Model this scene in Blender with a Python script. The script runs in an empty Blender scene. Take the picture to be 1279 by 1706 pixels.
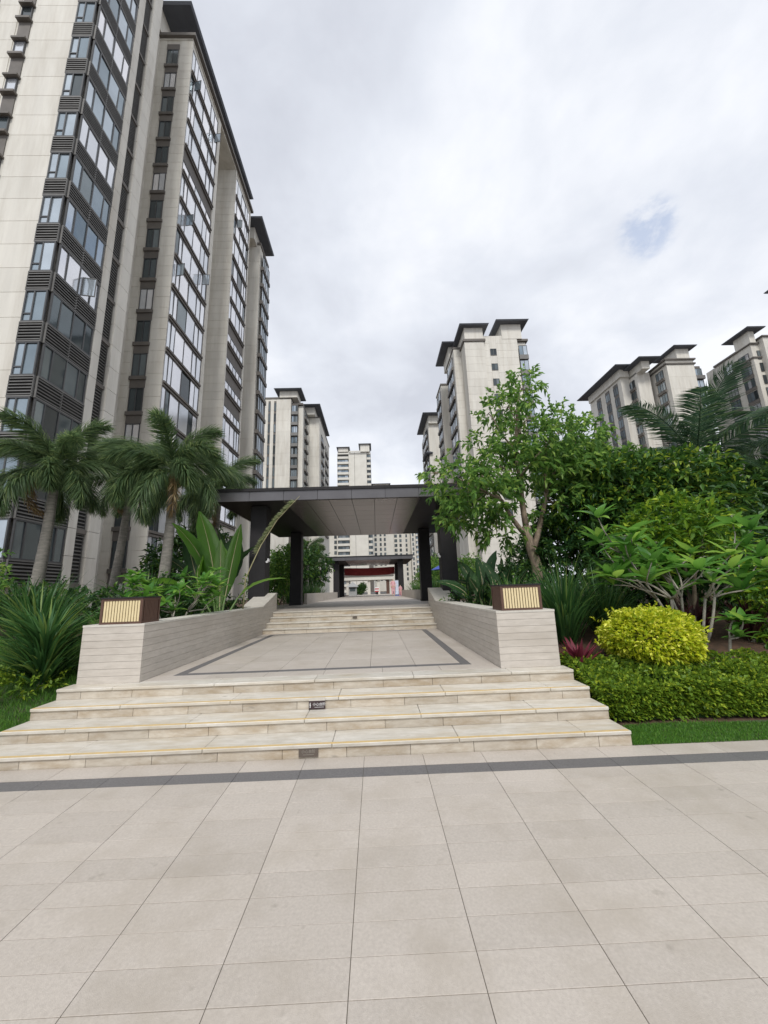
import bpy, bmesh, math, random
import numpy as np
from mathutils import Vector, Matrix
random.seed(7); rng = np.random.default_rng(7)
scene = bpy.context.scene
COL = scene.collection
R_ = math.radians

# ------------------------------------------------------------------ camera
F_PX, PITCH, ROLL, YAW, EYE = 633.47, 0.2027, 0.0333, 0.0269, 1.663
Fv = Vector((math.sin(YAW)*math.cos(PITCH), math.cos(YAW)*math.cos(PITCH), math.sin(PITCH)))
Rv = Vector((math.cos(YAW), -math.sin(YAW), 0)); Uv = Rv.cross(Fv)
Rr = Rv*math.cos(ROLL) - Uv*math.sin(ROLL); Ur = Uv*math.cos(ROLL) + Rv*math.sin(ROLL)
cd = bpy.data.cameras.new('camera'); cam = bpy.data.objects.new('camera', cd); COL.objects.link(cam)
m3 = Matrix((Rr, Ur, -Fv)).transposed()
cam.matrix_world = Matrix.Translation((0, 0, EYE)) @ m3.to_4x4()
cd.sensor_fit = 'VERTICAL'; cd.sensor_height = 24.0; cd.lens = F_PX/1706*24.0
cd.clip_start = 0.05; cd.clip_end = 3000
scene.camera = cam

# ------------------------------------------------------------------ world: overcast sky with broken cloud
SUN_EL, SUN_AZ = R_(50), R_(179)      # azimuth measured from +Y towards +X : light comes from behind the camera, a bit right
world = bpy.data.worlds.new('World'); scene.world = world; world.use_nodes = True
nt = world.node_tree; nt.nodes.clear(); N = nt.nodes.new; L = nt.links.new
out = N('ShaderNodeOutputWorld'); bg = N('ShaderNodeBackground'); L(bg.outputs[0], out.inputs[0])
sky = N('ShaderNodeTexSky'); sky.sky_type = 'NISHITA'; sky.sun_disc = False
sky.sun_elevation = SUN_EL; sky.sun_rotation = SUN_AZ
bg.inputs['Strength'].default_value = 0.1
tc = N('ShaderNodeTexCoord')
sep = N('ShaderNodeSeparateXYZ'); L(tc.outputs['Generated'], sep.inputs[0])
def mth(op, a, b=None, c=None, clamp=False):
    n = N('ShaderNodeMath'); n.operation = op; n.use_clamp = clamp
    for i, q in enumerate((a, b, c)):
        if q is None: continue
        if isinstance(q, (int, float)): n.inputs[i].default_value = q
        else: L(q, n.inputs[i])
    return n.outputs[0]
zc = mth('MAXIMUM', sep.outputs[2], 0.0); zz = mth('ADD', zc, 0.42)
cx = mth('DIVIDE', sep.outputs[0], zz); cy = mth('DIVIDE', sep.outputs[1], zz)
comb = N('ShaderNodeCombineXYZ'); L(cx, comb.inputs[0]); L(cy, comb.inputs[1])
def noise(scale, detail, rough, off=0.0, dist=0.0):
    n = N('ShaderNodeTexNoise'); n.inputs['Scale'].default_value = scale; n.inputs['Detail'].default_value = detail
    n.inputs['Roughness'].default_value = rough; n.inputs['Distortion'].default_value = dist
    mp = N('ShaderNodeMapping'); mp.inputs['Location'].default_value = (off, off*1.7, off*.3)
    L(comb.outputs[0], mp.inputs[0]); L(mp.outputs[0], n.inputs[0]); return n.outputs[0]
n1 = noise(1.7, 5, 0.5, 5.3, 0.2); n2 = noise(4.6, 7, 0.58, 9.4, 0.25); n3 = noise(15, 6, 0.6, 2.2, 0.2)
mixn = mth('ADD', mth('MULTIPLY', n1, 0.68), mth('MULTIPLY', n2, 0.32))
ramp = N('ShaderNodeValToRGB'); L(mixn, ramp.inputs[0])
ramp.color_ramp.elements[0].position = 0.38; ramp.color_ramp.elements[0].color = (5.0, 5.2, 5.75, 1)
ramp.color_ramp.elements[1].position = 0.61; ramp.color_ramp.elements[1].color = (7.5, 7.65, 8.0, 1)
e = ramp.color_ramp.elements.new(0.5); e.color = (6.15, 6.4, 6.95, 1)
# the one small gap in the cloud
gap = Vector((0.5167, 0.5697, 0.6391)).normalized()
dotn = N('ShaderNodeVectorMath'); dotn.operation = 'DOT_PRODUCT'; L(tc.outputs['Generated'], dotn.inputs[0]); dotn.inputs[1].default_value = gap
g1 = mth('ADD', dotn.outputs['Value'], mth('MULTIPLY', mth('SUBTRACT', n2, 0.5), 0.002))
rag = N('ShaderNodeMapRange'); rag.interpolation_type = 'SMOOTHSTEP'; L(n3, rag.inputs[0]); rag.inputs[1].default_value = .40; rag.inputs[2].default_value = .62
gm = N('ShaderNodeMapRange'); L(g1, gm.inputs[0]); gm.interpolation_type = 'SMOOTHSTEP'
gm.inputs[1].default_value = 0.9982; gm.inputs[2].default_value = 0.9998; gm.inputs[3].default_value = 0.0; gm.inputs[4].default_value = 0.42
gf = mth('ADD', mth('MULTIPLY', gm.outputs[0], rag.outputs[0]), 0.03)
mixw = N('ShaderNodeMixRGB'); L(gf, mixw.inputs[0]); L(ramp.outputs[0], mixw.inputs[1])
skb = N('ShaderNodeMixRGB'); skb.blend_type = 'MULTIPLY'; skb.inputs[0].default_value = 1; skb.inputs[2].default_value = (1.9, 1.9, 1.9, 1); L(sky.outputs[0], skb.inputs[1]); L(skb.outputs[0], mixw.inputs[2])
L(mixw.outputs[0], bg.inputs['Color'])

sd = bpy.data.lights.new('sun', 'SUN'); sun = bpy.data.objects.new('sun', sd); COL.objects.link(sun)
sd.energy = 1.75; sd.angle = R_(14); sd.color = (1.0, 0.97, 0.92)
sdir = Vector((math.sin(SUN_AZ)*math.cos(SUN_EL), math.cos(SUN_AZ)*math.cos(SUN_EL), math.sin(SUN_EL)))
sun.rotation_euler = sdir.to_track_quat('Z', 'Y').to_euler()
scene.view_settings.view_transform = 'Standard'; scene.view_settings.look = 'None'
scene.view_settings.exposure = 0.42; scene.view_settings.gamma = 1.0; scene.view_settings.use_curve_mapping = False
scene.render.engine = 'CYCLES'

# ------------------------------------------------------------------ materials
def newmat(name):
    m = bpy.data.materials.new(name); m.use_nodes = True
    return m, m.node_tree, m.node_tree.nodes['Principled BSDF']
def lk(nt, a, b): nt.links.new(a, b)
def mat(name, c1, c2=None, rough=.7, scale=6, metallic=0, bump=0, bscale=60, var=0.0, spec=.5, stretch=(1, 1, 1), contrast=(.35, .65), stain=None, stain_scale=.8, spots=False):
    """procedural: two-tone noise, fine bump, per-object tone variation, optional soft stains"""
    m, nt, b = newmat(name); n = nt.nodes.new
    c2 = c2 or tuple(x*.85 for x in c1)
    t = n('ShaderNodeTexCoord'); g = n('ShaderNodeNewGeometry')
    mp = n('ShaderNodeMapping'); mp.inputs['Scale'].default_value = stretch; lk(nt, g.outputs['Position'], mp.inputs[0])
    no = n('ShaderNodeTexNoise'); no.inputs['Scale'].default_value = scale; no.inputs['Detail'].default_value = 6; no.inputs['Roughness'].default_value = .62
    lk(nt, mp.outputs[0], no.inputs[0])
    r = n('ShaderNodeValToRGB'); r.color_ramp.elements[0].position = contrast[0]; r.color_ramp.elements[1].position = contrast[1]
    r.color_ramp.elements[0].color = (*c2, 1); r.color_ramp.elements[1].color = (*c1, 1); lk(nt, no.outputs[0], r.inputs[0])
    col = r.outputs[0]
    if stain:
        s = n('ShaderNodeTexNoise'); s.inputs['Scale'].default_value = stain_scale; s.inputs['Detail'].default_value = 8; s.inputs['Roughness'].default_value = .7
        lk(nt, mp.outputs[0], s.inputs[0])
        mr = n('ShaderNodeMapRange'); mr.inputs[1].default_value = .46; mr.inputs[2].default_value = .68; mr.inputs[4].default_value = .8; lk(nt, s.outputs[0], mr.inputs[0])
        mx = n('ShaderNodeMixRGB'); lk(nt, mr.outputs[0], mx.inputs[0]); lk(nt, col, mx.inputs[1]); mx.inputs[2].default_value = (*stain, 1); col = mx.outputs[0]
    if spots:
        s2 = n('ShaderNodeTexNoise'); s2.inputs['Scale'].default_value = 7; s2.inputs['Detail'].default_value = 3; lk(nt, mp.outputs[0], s2.inputs[0])
        m2 = n('ShaderNodeMapRange'); m2.inputs[1].default_value = .68; m2.inputs[2].default_value = .76; m2.inputs[4].default_value = .55; lk(nt, s2.outputs[0], m2.inputs[0])
        mx = n('ShaderNodeMixRGB'); lk(nt, m2.outputs[0], mx.inputs[0]); lk(nt, col, mx.inputs[1]); mx.inputs[2].default_value = (.27, .24, .2, 1); col = mx.outputs[0]
    if var:
        oi = n('ShaderNodeObjectInfo'); hs = n('ShaderNodeHueSaturation')
        mr = n('ShaderNodeMapRange'); mr.inputs[3].default_value = 1-var; mr.inputs[4].default_value = 1+var
        lk(nt, oi.outputs['Random'], mr.inputs[0]); lk(nt, mr.outputs[0], hs.inputs['Value']); lk(nt, col, hs.inputs['Color']); col = hs.outputs[0]
    lk(nt, col, b.inputs['Base Color'])
    b.inputs['Roughness'].default_value = rough; b.inputs['Metallic'].default_value = metallic; b.inputs['Specular IOR Level'].default_value = spec
    if bump:
        nb = n('ShaderNodeTexNoise'); nb.inputs['Scale'].default_value = bscale; nb.inputs['Detail'].default_value = 4; lk(nt, g.outputs['Position'], nb.inputs[0])
        bp = n('ShaderNodeBump'); bp.inputs['Strength'].default_value = bump; bp.inputs['Distance'].default_value = .01
        lk(nt, nb.outputs[0], bp.inputs['Height']); lk(nt, bp.outputs[0], b.inputs['Normal'])
    return m
def leafmat(name, c1, c2, c3=None, trans=.3, rough=.45):
    m, nt, b = newmat(name); n = nt.nodes.new
    g = n('ShaderNodeNewGeometry'); r = n('ShaderNodeValToRGB'); oi = n('ShaderNodeObjectInfo')
    ad = n('ShaderNodeMath'); ad.operation = 'ADD'; lk(nt, g.outputs['Random Per Island'], ad.inputs[0]); lk(nt, oi.outputs['Random'], ad.inputs[1])
    fr = n('ShaderNodeMath'); fr.operation = 'FRACT'; lk(nt, ad.outputs[0], fr.inputs[0]); lk(nt, fr.outputs[0], r.inputs[0])
    r.color_ramp.elements[0].color = (*c1, 1); r.color_ramp.elements[1].color = (*(c3 or c2), 1); r.color_ramp.elements[1].position = .97
    e = r.color_ramp.elements.new(.75); e.color = (*c2, 1)
    lk(nt, r.outputs[0], b.inputs['Base Color']); b.inputs['Roughness'].default_value = rough; b.inputs['Specular IOR Level'].default_value = .35
    tr = n('ShaderNodeBsdfTranslucent'); hs = n('ShaderNodeHueSaturation'); hs.inputs['Value'].default_value = 1.5; hs.inputs['Hue'].default_value = .485
    lk(nt, r.outputs[0], hs.inputs['Color']); lk(nt, hs.outputs[0], tr.inputs[0])
    mx = n('ShaderNodeMixShader'); mx.inputs[0].default_value = trans
    lk(nt, b.outputs[0], mx.inputs[1]); lk(nt, tr.outputs[0], mx.inputs[2]); lk(nt, mx.outputs[0], nt.nodes['Material Output'].inputs[0])
    return m
def glassmat(name, ca, cb, cc, metallic=.55, rough=.06, mul=.4):
    m, nt, b = newmat(name); n = nt.nodes.new
    oi = n('ShaderNodeObjectInfo'); r = n('ShaderNodeValToRGB'); r.color_ramp.interpolation = 'LINEAR'
    r.color_ramp.elements[0].color = (*ca, 1); r.color_ramp.elements[1].color = (*cc, 1)
    e = r.color_ramp.elements.new(.5); e.color = (*cb, 1)
    lk(nt, oi.outputs['Random'], r.inputs[0])
    g = n('ShaderNodeNewGeometry'); no = n('ShaderNodeTexNoise'); no.inputs['Scale'].default_value = .8; no.inputs['Detail'].default_value = 3; lk(nt, g.outputs['Position'], no.inputs[0])
    mx = n('ShaderNodeMixRGB'); mx.blend_type = 'MULTIPLY'; mx.inputs[0].default_value = mul; lk(nt, r.outputs[0], mx.inputs[1]); lk(nt, no.outputs[0], mx.inputs[2])
    gm = n('ShaderNodeGamma'); gm.inputs[1].default_value = 1.0; lk(nt, mx.outputs[0], gm.inputs[0])
    lk(nt, gm.outputs[0], b.inputs['Base Color']); b.inputs['Metallic'].default_value = metallic; b.inputs['Roughness'].default_value = rough
    bp = n('ShaderNodeBump'); bp.inputs['Strength'].default_value = .04; bp.inputs['Distance'].default_value = .1; lk(nt, no.outputs[0], bp.inputs['Height']); lk(nt, bp.outputs[0], b.inputs['Normal'])
    return m
M = {}
M['paver'] = mat('paver_granite', (.525, .475, .42), (.41, .368, .325), rough=.5, scale=60, bump=.25, bscale=240, var=.05, contrast=(.25, .75), stain=(.385, .34, .285), stain_scale=1.3, spots=True)
M['joint'] = mat('joint_mortar', (.14, .125, .10), rough=.9, scale=20)
M['darkstone'] = mat('dark_granite', (.155, .15, .15), (.115, .11, .11), rough=.55, scale=60, bump=.2, bscale=200, var=.06)
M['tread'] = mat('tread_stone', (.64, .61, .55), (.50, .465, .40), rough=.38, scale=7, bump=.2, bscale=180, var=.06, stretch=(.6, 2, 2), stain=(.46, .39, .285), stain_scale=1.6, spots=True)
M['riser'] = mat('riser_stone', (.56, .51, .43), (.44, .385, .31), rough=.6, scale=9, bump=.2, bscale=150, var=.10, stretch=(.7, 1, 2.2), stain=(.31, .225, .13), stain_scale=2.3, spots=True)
M['yellow'] = mat('yellow_strip', (.60, .42, .17), (.50, .38, .2), rough=.6, scale=20)
M['plank'] = mat('wall_stone', (.56, .515, .46), (.475, .435, .385), rough=.6, scale=10, bump=.12, bscale=200, var=.03, stretch=(.5, .5, 2), stain=(.43, .385, .33), stain_scale=1.1)
M['plankgap'] = mat('wall_joint', (.34, .31, .275), rough=.9)
M['coping'] = mat('coping_stone', (.60, .57, .51), (.51, .48, .43), rough=.5, scale=8, bump=.1, bscale=180)
M['metal'] = mat('dark_metal', (.026, .024, .026), (.02, .019, .02), rough=.55, scale=3, metallic=.0, spec=.25)
M['fascia'] = mat('fascia_metal', (.15, .145, .15), (.125, .12, .125), rough=.3, scale=1.5, metallic=.5, var=.05)
M['soffit'] = mat('soffit_panel', (.225, .20, .197), (.19, .168, .165), rough=.24, scale=1.2, metallic=.35, var=.06)
M['roofdark'] = mat('roof_slab', (.105, .115, .135), (.085, .092, .108), rough=.6, scale=.6)
M['wall'] = mat('beige_cladding', (.70, .675, .61), (.62, .597, .54), rough=.75, scale=1.4, var=.035, stretch=(1, 1, .12), stain=(.52, .485, .42), stain_scale=.9)
M['wallwhite'] = mat('pale_wall', (.68, .66, .60), (.61, .59, .53), rough=.8, scale=.3, var=.03)
M['spandrel'] = mat('spandrel_brown', (.15, .135, .12), (.12, .108, .096), rough=.65, scale=1.5, var=.1)
M['louvre'] = mat('louvre_metal', (.19, .185, .175), (.15, .146, .14), rough=.5, scale=2, metallic=.3, var=.08)
M['recessshade'] = mat('recess_shade', (.035, .034, .033), rough=.9, scale=2)  # near-black colour paints the shade in louvre gaps and balcony recesses
M['frame'] = mat('window_frame', (.09, .092, .095), rough=.45, scale=3, metallic=.3)
M['glass'] = glassmat('window_glass', (.22, .28, .32), (.42, .50, .56), (.66, .73, .79), metallic=.6)
M['glasspale'] = glassmat('pale_window_glass', (.70, .73, .77), (.88, .89, .92), (1.0, .98, .99), metallic=.6, rough=.12, mul=.2)
M['glassdark'] = glassmat('dark_window_glass', (.05, .06, .065), (.10, .125, .135), (.28, .33, .35), metallic=.4)
M['soil'] = mat('soil', (.10, .055, .032), (.05, .032, .02), rough=.95, scale=9, bump=.6, bscale=30)
M['lawnbase'] = mat('lawn_earth', (.05, .095, .03), (.06, .05, .03), rough=.95, scale=12, bump=.4, bscale=60)
M['wood'] = mat('brown_wood', (.12, .062, .042), (.075, .04, .028), rough=.55, scale=14, stretch=(6, 6, .6), bump=.1)
M['cream'] = mat('cream_slat', (.74, .62, .37), (.68, .56, .33), rough=.5, scale=10)
M['bark'] = mat('bark', (.30, .235, .17), (.16, .12, .09), rough=.9, scale=16, bump=.6, bscale=50, stretch=(1, 1, .35))
M['barkpale'] = mat('pale_bark', (.36, .33, .28), (.22, .20, .17), rough=.85, scale=12, bump=.4, bscale=60)
M['palmbark'] = mat('palm_trunk_bark', (.27, .25, .22), (.16, .15, .13), rough=.85, scale=5, bump=.4, bscale=40, stretch=(1, 1, 4))
M['leaf'] = leafmat('tree_leaf', (.065, .155, .04), (.145, .29, .06), (.30, .44, .10), trans=.5)
M['leafdark'] = leafmat('dark_leaf', (.016, .055, .018), (.045, .115, .028), (.13, .24, .035))
M['leafmix'] = leafmat('mixed_green_leaf', (.025, .08, .02), (.075, .175, .028), (.36, .48, .05))
M['leaflime'] = leafmat('lime_leaf', (.05, .14, .018), (.15, .29, .025), (.38, .50, .045))
M['leafhedge'] = leafmat('hedge_leaf', (.075, .15, .018), (.19, .31, .03), (.42, .52, .05))
M['leafyellow'] = leafmat('yellow_leaf', (.24, .36, .02), (.62, .66, .04), (.88, .88, .18))
M['leaffran'] = leafmat('frangipani_leaf', (.06, .18, .035), (.13, .32, .05), (.27, .46, .08), rough=.32, trans=.42)
M['leafspike'] = leafmat('strap_leaf', (.03, .09, .03), (.065, .165, .045), (.19, .28, .07))
M['leafpalm'] = leafmat('palm_leaf', (.055, .10, .045), (.11, .18, .075), (.22, .29, .11), trans=.45)
M['leafdry'] = leafmat('dry_leaf', (.16, .11, .05), (.24, .17, .08), (.32, .25, .12))
M['leafcoco'] = leafmat('coconut_leaf', (.028, .065, .04), (.06, .115, .06), (.12, .19, .08))
M['leafbanana'] = leafmat('broad_leaf', (.07, .20, .022), (.11, .28, .03), (.14, .30, .05), trans=.42, rough=.35)
M['leafbroad'] = leafmat('dark_broad_leaf', (.02, .065, .025), (.04, .11, .035), (.07, .16, .05), rough=.3)
M['leafred'] = leafmat('red_leaf', (.07, .012, .02), (.2, .03, .05), (.42, .08, .12))
M['leafmaroon'] = leafmat('maroon_leaf', (.03, .012, .014), (.07, .022, .025), (.13, .04, .04))
M['grass'] = leafmat('grass_blade', (.055, .15, .025), (.10, .25, .03), (.17, .33, .05))
M['leafpale'] = leafmat('pale_leaf', (.20, .25, .12), (.30, .34, .18), (.42, .44, .26), trans=.4)
M['petal'] = mat('white_petal', (.85, .83, .70), rough=.6)
M['stemgreen'] = mat('green_stem', (.13, .22, .06), (.09, .15, .05), rough=.6)
M['drystem'] = mat('pale_stem', (.42, .38, .22), (.3, .27, .15), rough=.7)
M['plaque'] = mat('plaque_brown', (.05, .032, .034), rough=.4)
M['plaqueworn'] = mat('worn_plaque_brown', (.13, .105, .085), (.1, .08, .065), rough=.6)
M['white'] = mat('white_paint', (.8, .8, .8), rough=.5)
M['fadedwhite'] = mat('faded_white_paint', (.33, .30, .26), rough=.7)
M['red'] = mat('red_cloth', (.46, .06, .065), (.38, .05, .055), rough=.8, scale=4)
M['blue'] = mat('blue_canvas', (.05, .09, .42), rough=.7)
M['pink'] = mat('pink_cloth', (.78, .42, .45), (.66, .34, .37), rough=.8, scale=9)
M['skin'] = mat('skin', (.55, .36, .27), rough=.6)
M['hair'] = mat('dark_hair', (.02, .016, .014), rough=.6)
M['paleblue'] = mat('pale_blue_print', (.48, .56, .72), (.7, .72, .78), rough=.5, scale=4)
M['grey'] = mat('grey_paint', (.36, .37, .37), rough=.6)
M['street'] = mat('street_asphalt', (.10, .10, .10), rough=.9, scale=20)

def vein(m):
    nt = m.node_tree; b = nt.nodes['Principled BSDF']; src = b.inputs['Base Color'].links[0].from_socket
    t = nt.nodes.new('ShaderNodeTexCoord'); w = nt.nodes.new('ShaderNodeTexWave'); w.bands_direction = 'Z'; w.inputs['Scale'].default_value = 14; w.inputs['Distortion'].default_value = 3; w.inputs['Detail'].default_value = 3
    no = nt.nodes.new('ShaderNodeTexNoise'); no.inputs['Scale'].default_value = 3; nt.links.new(t.outputs['Object'], w.inputs[0]); nt.links.new(t.outputs['Object'], no.inputs[0])
    mx = nt.nodes.new('ShaderNodeMixRGB'); mx.blend_type = 'MULTIPLY'; mx.inputs[0].default_value = .32; nt.links.new(src, mx.inputs[1]); nt.links.new(w.outputs[0], mx.inputs[2])
    m2 = nt.nodes.new('ShaderNodeMixRGB'); m2.blend_type = 'MULTIPLY'; m2.inputs[0].default_value = .6; nt.links.new(mx.outputs[0], m2.inputs[1]); nt.links.new(no.outputs[0], m2.inputs[2])
    nt.links.new(m2.outputs[0], b.inputs['Base Color'])
    bp = nt.nodes.new('ShaderNodeBump'); bp.inputs['Strength'].default_value = .5; bp.inputs['Distance'].default_value = .02; nt.links.new(w.outputs[0], bp.inputs['Height']); nt.links.new(bp.outputs[0], b.inputs['Normal'])
vein(M['leafbanana']); vein(M['leafbroad'])
# ------------------------------------------------------------------ mesh helpers
class MB:
    def __init__(s): s.v = []; s.f = []; s.m = []
    def box(s, x0, x1, y0, y1, z0, z1, mi=0):
        b = len(s.v)
        s.v += [(x0,y0,z0),(x1,y0,z0),(x1,y1,z0),(x0,y1,z0),(x0,y0,z1),(x1,y0,z1),(x1,y1,z1),(x0,y1,z1)]
        for q in ((0,3,2,1),(4,5,6,7),(0,1,5,4),(1,2,6,5),(2,3,7,6),(3,0,4,7)):
            s.f.append(tuple(b+i for i in q)); s.m.append(mi)
        return s
    def poly(s, pts, mi=0):
        b = len(s.v); s.v += [tuple(p) for p in pts]; s.f.append(tuple(range(b, b+len(pts)))); s.m.append(mi); return s
    def prism(s, outline, axis, a0, a1, mi=0):
        """outline 2-D polygon extruded along axis ('x': outline is (y,z); 'y': (x,z); 'z': (x,y))"""
        def P(p, a): return {'x': (a, p[0], p[1]), 'y': (p[0], a, p[1]), 'z': (p[0], p[1], a)}[axis]
        b = len(s.v); n = len(outline)
        s.v += [P(p, a0) for p in outline] + [P(p, a1) for p in outline]
        s.f.append(tuple(b+i for i in range(n))); s.f.append(tuple(b+n+i for i in reversed(range(n)))); s.m += [mi, mi]
        for i in range(n):
            j = (i+1) % n; s.f.append((b+i, b+j, b+n+j, b+n+i)); s.m.append(mi)
        return s
    def tube(s, pts, rad, k=7, mi=0, cap=True):
        pts = [Vector(p) for p in pts]
        if isinstance(rad, (int, float)): rad = [rad]*len(pts)
        b = len(s.v); ref = Vector((.31, .77, .55))
        for i, p in enumerate(pts):
            t = (pts[min(i+1, len(pts)-1)] - pts[max(i-1, 0)]).normalized()
            a = t.cross(ref)
            if a.length < .1: a = t.cross(Vector((1, 0, 0)))
            a.normalize(); c = t.cross(a)
            for j in range(k):
                th = 2*math.pi*j/k; q = p + (a*math.cos(th)+c*math.sin(th))*rad[i]; s.v.append(tuple(q))
        for i in range(len(pts)-1):
            for j in range(k):
                j2 = (j+1) % k; s.f.append((b+i*k+j, b+i*k+j2, b+(i+1)*k+j2, b+(i+1)*k+j)); s.m.append(mi)
        if cap:
            s.f.append(tuple(b+j for j in reversed(range(k)))); s.m.append(mi)
            s.f.append(tuple(b+(len(pts)-1)*k+j for j in range(k))); s.m.append(mi)
        return s
    def mesh(s, name, mats, smooth=False):
        me = bpy.data.meshes.new(name); me.from_pydata(s.v, [], s.f)
        for m in (mats if isinstance(mats, (list, tuple)) else [mats]): me.materials.append(m)
        me.polygons.foreach_set('material_index', s.m)
        if smooth: me.polygons.foreach_set('use_smooth', [True]*len(me.polygons))
        me.update()
        bm = bmesh.new(); bm.from_mesh(me); bmesh.ops.recalc_face_normals(bm, faces=bm.faces); bm.to_mesh(me); bm.free()
        return me
def tris_mesh(name, V, T, m):
    me = bpy.data.meshes.new(name); V = np.asarray(V, np.float32); T = np.asarray(T, np.int32)
    me.vertices.add(len(V)); me.vertices.foreach_set('co', V.ravel())
    me.loops.add(T.size); me.loops.foreach_set('vertex_index', T.ravel())
    me.polygons.add(len(T)); me.polygons.foreach_set('loop_start', np.arange(0, T.size, T.shape[1], dtype=np.int32))
    me.materials.append(m); me.update(calc_edges=True); return me
def obj(name, mesh, parent=None, loc=(0, 0, 0), rot=(0, 0, 0), scale=(1, 1, 1)):
    o = bpy.data.objects.new(name, mesh); COL.objects.link(o)
    if parent is not None: o.parent = parent
    o.location = loc; o.rotation_euler = rot; o.scale = scale
    return o
def tag(o, label, cat, group=None):
    o['label'] = label; o['category'] = cat
    if group: o['group'] = group
    return o
def thing(name, label, cat, loc=(0, 0, 0), rotz=0, group=None):
    o = bpy.data.objects.new(name, None); COL.objects.link(o); o.location = loc; o.rotation_euler = (0, 0, rotz); o.empty_display_size = .2
    return tag(o, label, cat, group)
def struct(name, mesh, **k):
    o = obj(name, mesh, **k); o['kind'] = 'structure'; return o
def copy_tree(o, parent=None):
    c = o.copy(); COL.objects.link(c)
    if parent is not None: c.parent = parent
    for ch in [x for x in scene.objects if x.parent == o]: copy_tree(ch, c)
    return c
LIB = {}
def lib(key, fn):
    if key not in LIB: LIB[key] = fn()
    return LIB[key]
def bev(sx, sy, sz, r, m, name='stone'):
    """bevelled box centred in x,y standing on z=0, shared by size"""
    def f():
        bm = bmesh.new(); bmesh.ops.create_cube(bm, size=1)
        for v in bm.verts: v.co = Vector((v.co.x*sx, v.co.y*sy, (v.co.z+.5)*sz))
        bmesh.ops.bevel(bm, geom=list(bm.edges), offset=r, segments=1, affect='EDGES')
        me = bpy.data.meshes.new(name); bm.to_mesh(me); bm.free(); me.materials.append(m); return me
    return lib(('bev', round(sx, 3), round(sy, 3), round(sz, 3), r, m.name), f)

# ------------------------------------------------------------------ ground
STEP_Y, TR, RI = 4.34, .363, .133
SX, SY = -.0039, .0184
def plaza_z(x, y): return SY*(y-STEP_Y) + SX*x
def garden_z(y):
    pts = [(-50, -.8), (4.36, -.03), (5.0, .02), (5.6, .14), (6.3, .40), (8, .78), (10, 1.0), (14, 1.05), (700, 1.05)]
    for (a, za), (b, zb) in zip(pts, pts[1:]):
        if y <= b: return za + (zb-za)*(y-a)/(b-a) if y > a else za
    return 1.05
def terrain():
    xs = [-800, -200, -60, -30, -15, -10, -8, -7, -6, -5.2, -4.6, -4.1, -3.72, -3.70, 2.1, 2.12, 2.7, 3.2, 4, 5, 6, 7, 8, 10, 15, 30, 60, 200, 800]
    ys = [-60, -20, 0, 2, 4.36, 4.7, 5.0, 5.3, 5.6, 6, 6.3, 7, 8, 9, 10, 11, 12.9, 12.95, 14, 20, 40, 80, 200, 900]
    V = []; Fc = []
    for y in ys:
        for x in xs:
            z = garden_z(y)
            if y < 4.36: z = plaza_z(max(-60, min(60, x)), y) - .12
            elif -3.71 < x < 2.11 and y < 12.92: z = -.25
            V.append((x, y, z))
    n = len(xs)
    for j in range(len(ys)-1):
        for i in range(n-1): Fc.append((j*n+i, j*n+i+1, (j+1)*n+i+1, (j+1)*n+i))
    me = bpy.data.meshes.new('ground'); me.from_pydata(V, [], Fc); me.materials.append(M['soil']); me.update(); return me
struct('ground', terrain())
# plaza: mortar bed, tiles and dark band
pl = struct('plaza', MB().poly([(-45, -45, plaza_z(-45, -45)-.006), (45, -45, plaza_z(45, -45)-.006), (45, 4.36, plaza_z(45, 4.36)-.006), (-45, 4.36, plaza_z(-45, 4.36)-.006)]).mesh('plaza', M['joint']))
tilt = (math.atan(SY), -math.atan(SX), 0)
W_, D_ = .6, .1907
x_off = -.1685
def tile(nm, xc, yc, w, d, m, dz=0):
    o = obj(nm, bev(w-.0035, d-.0035, .03, .0012, m, nm), pl, (xc, yc, plaza_z(xc, yc)-.03+dz+random.uniform(-.0006, .0006)), tilt); return o
cols = range(-8, 9); rows = range(0, 14); cnt = 0
for r in rows:
    for c in cols:
        if cnt < 290 and -4.8 < x_off+(c+.5)*W_ < 5.2: tile('paving_tile', x_off+(c+.5)*W_, 3.915-(r+.5)*D_, W_, D_, M['paver']); cnt += 1
for c in cols:
    xc = x_off+(c+.5)*W_
    tile('band_tile', xc, 4.005, W_, .175, M['darkstone']); tile('edge_tile', xc, 4.216, W_, .235, M['paver'])
mb = MB(); mbd = MB()
for r in range(-1, 60):
    for c in range(-40, 40):
        xc = x_off+(c+.5)*W_
        near = (r >= 0 and r < 14 and -4.8 < xc < 5.2)
        if near: continue
        if r == -1:
            if -8 <= c <= 8: continue
            mbd.box(xc-W_/2+.002, xc+W_/2-.002, 3.92, 4.09, plaza_z(xc, 4)-.03, plaza_z(xc, 4), 0)
            mb.box(xc-W_/2+.002, xc+W_/2-.002, 4.1, 4.33, plaza_z(xc, 4.2)-.03, plaza_z(xc, 4.2), 0); continue
        yc = 3.915-(r+.5)*D_
        b = len(mb.v); x0, x1, y0, y1 = xc-W_/2+.002, xc+W_/2-.002, yc-D_/2+.002, yc+D_/2-.002
        mb.poly([(x0, y0, plaza_z(x0, y0)), (x1, y0, plaza_z(x1, y0)), (x1, y1, plaza_z(x1, y1)), (x0, y1, plaza_z(x0, y1))])
o = obj('paving_tile', mb.mesh('paving', M['paver']), pl); o['kind'] = 'stuff'
o = obj('band_tile', mbd.mesh('band', M['darkstone']), pl); o['kind'] = 'stuff'

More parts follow.
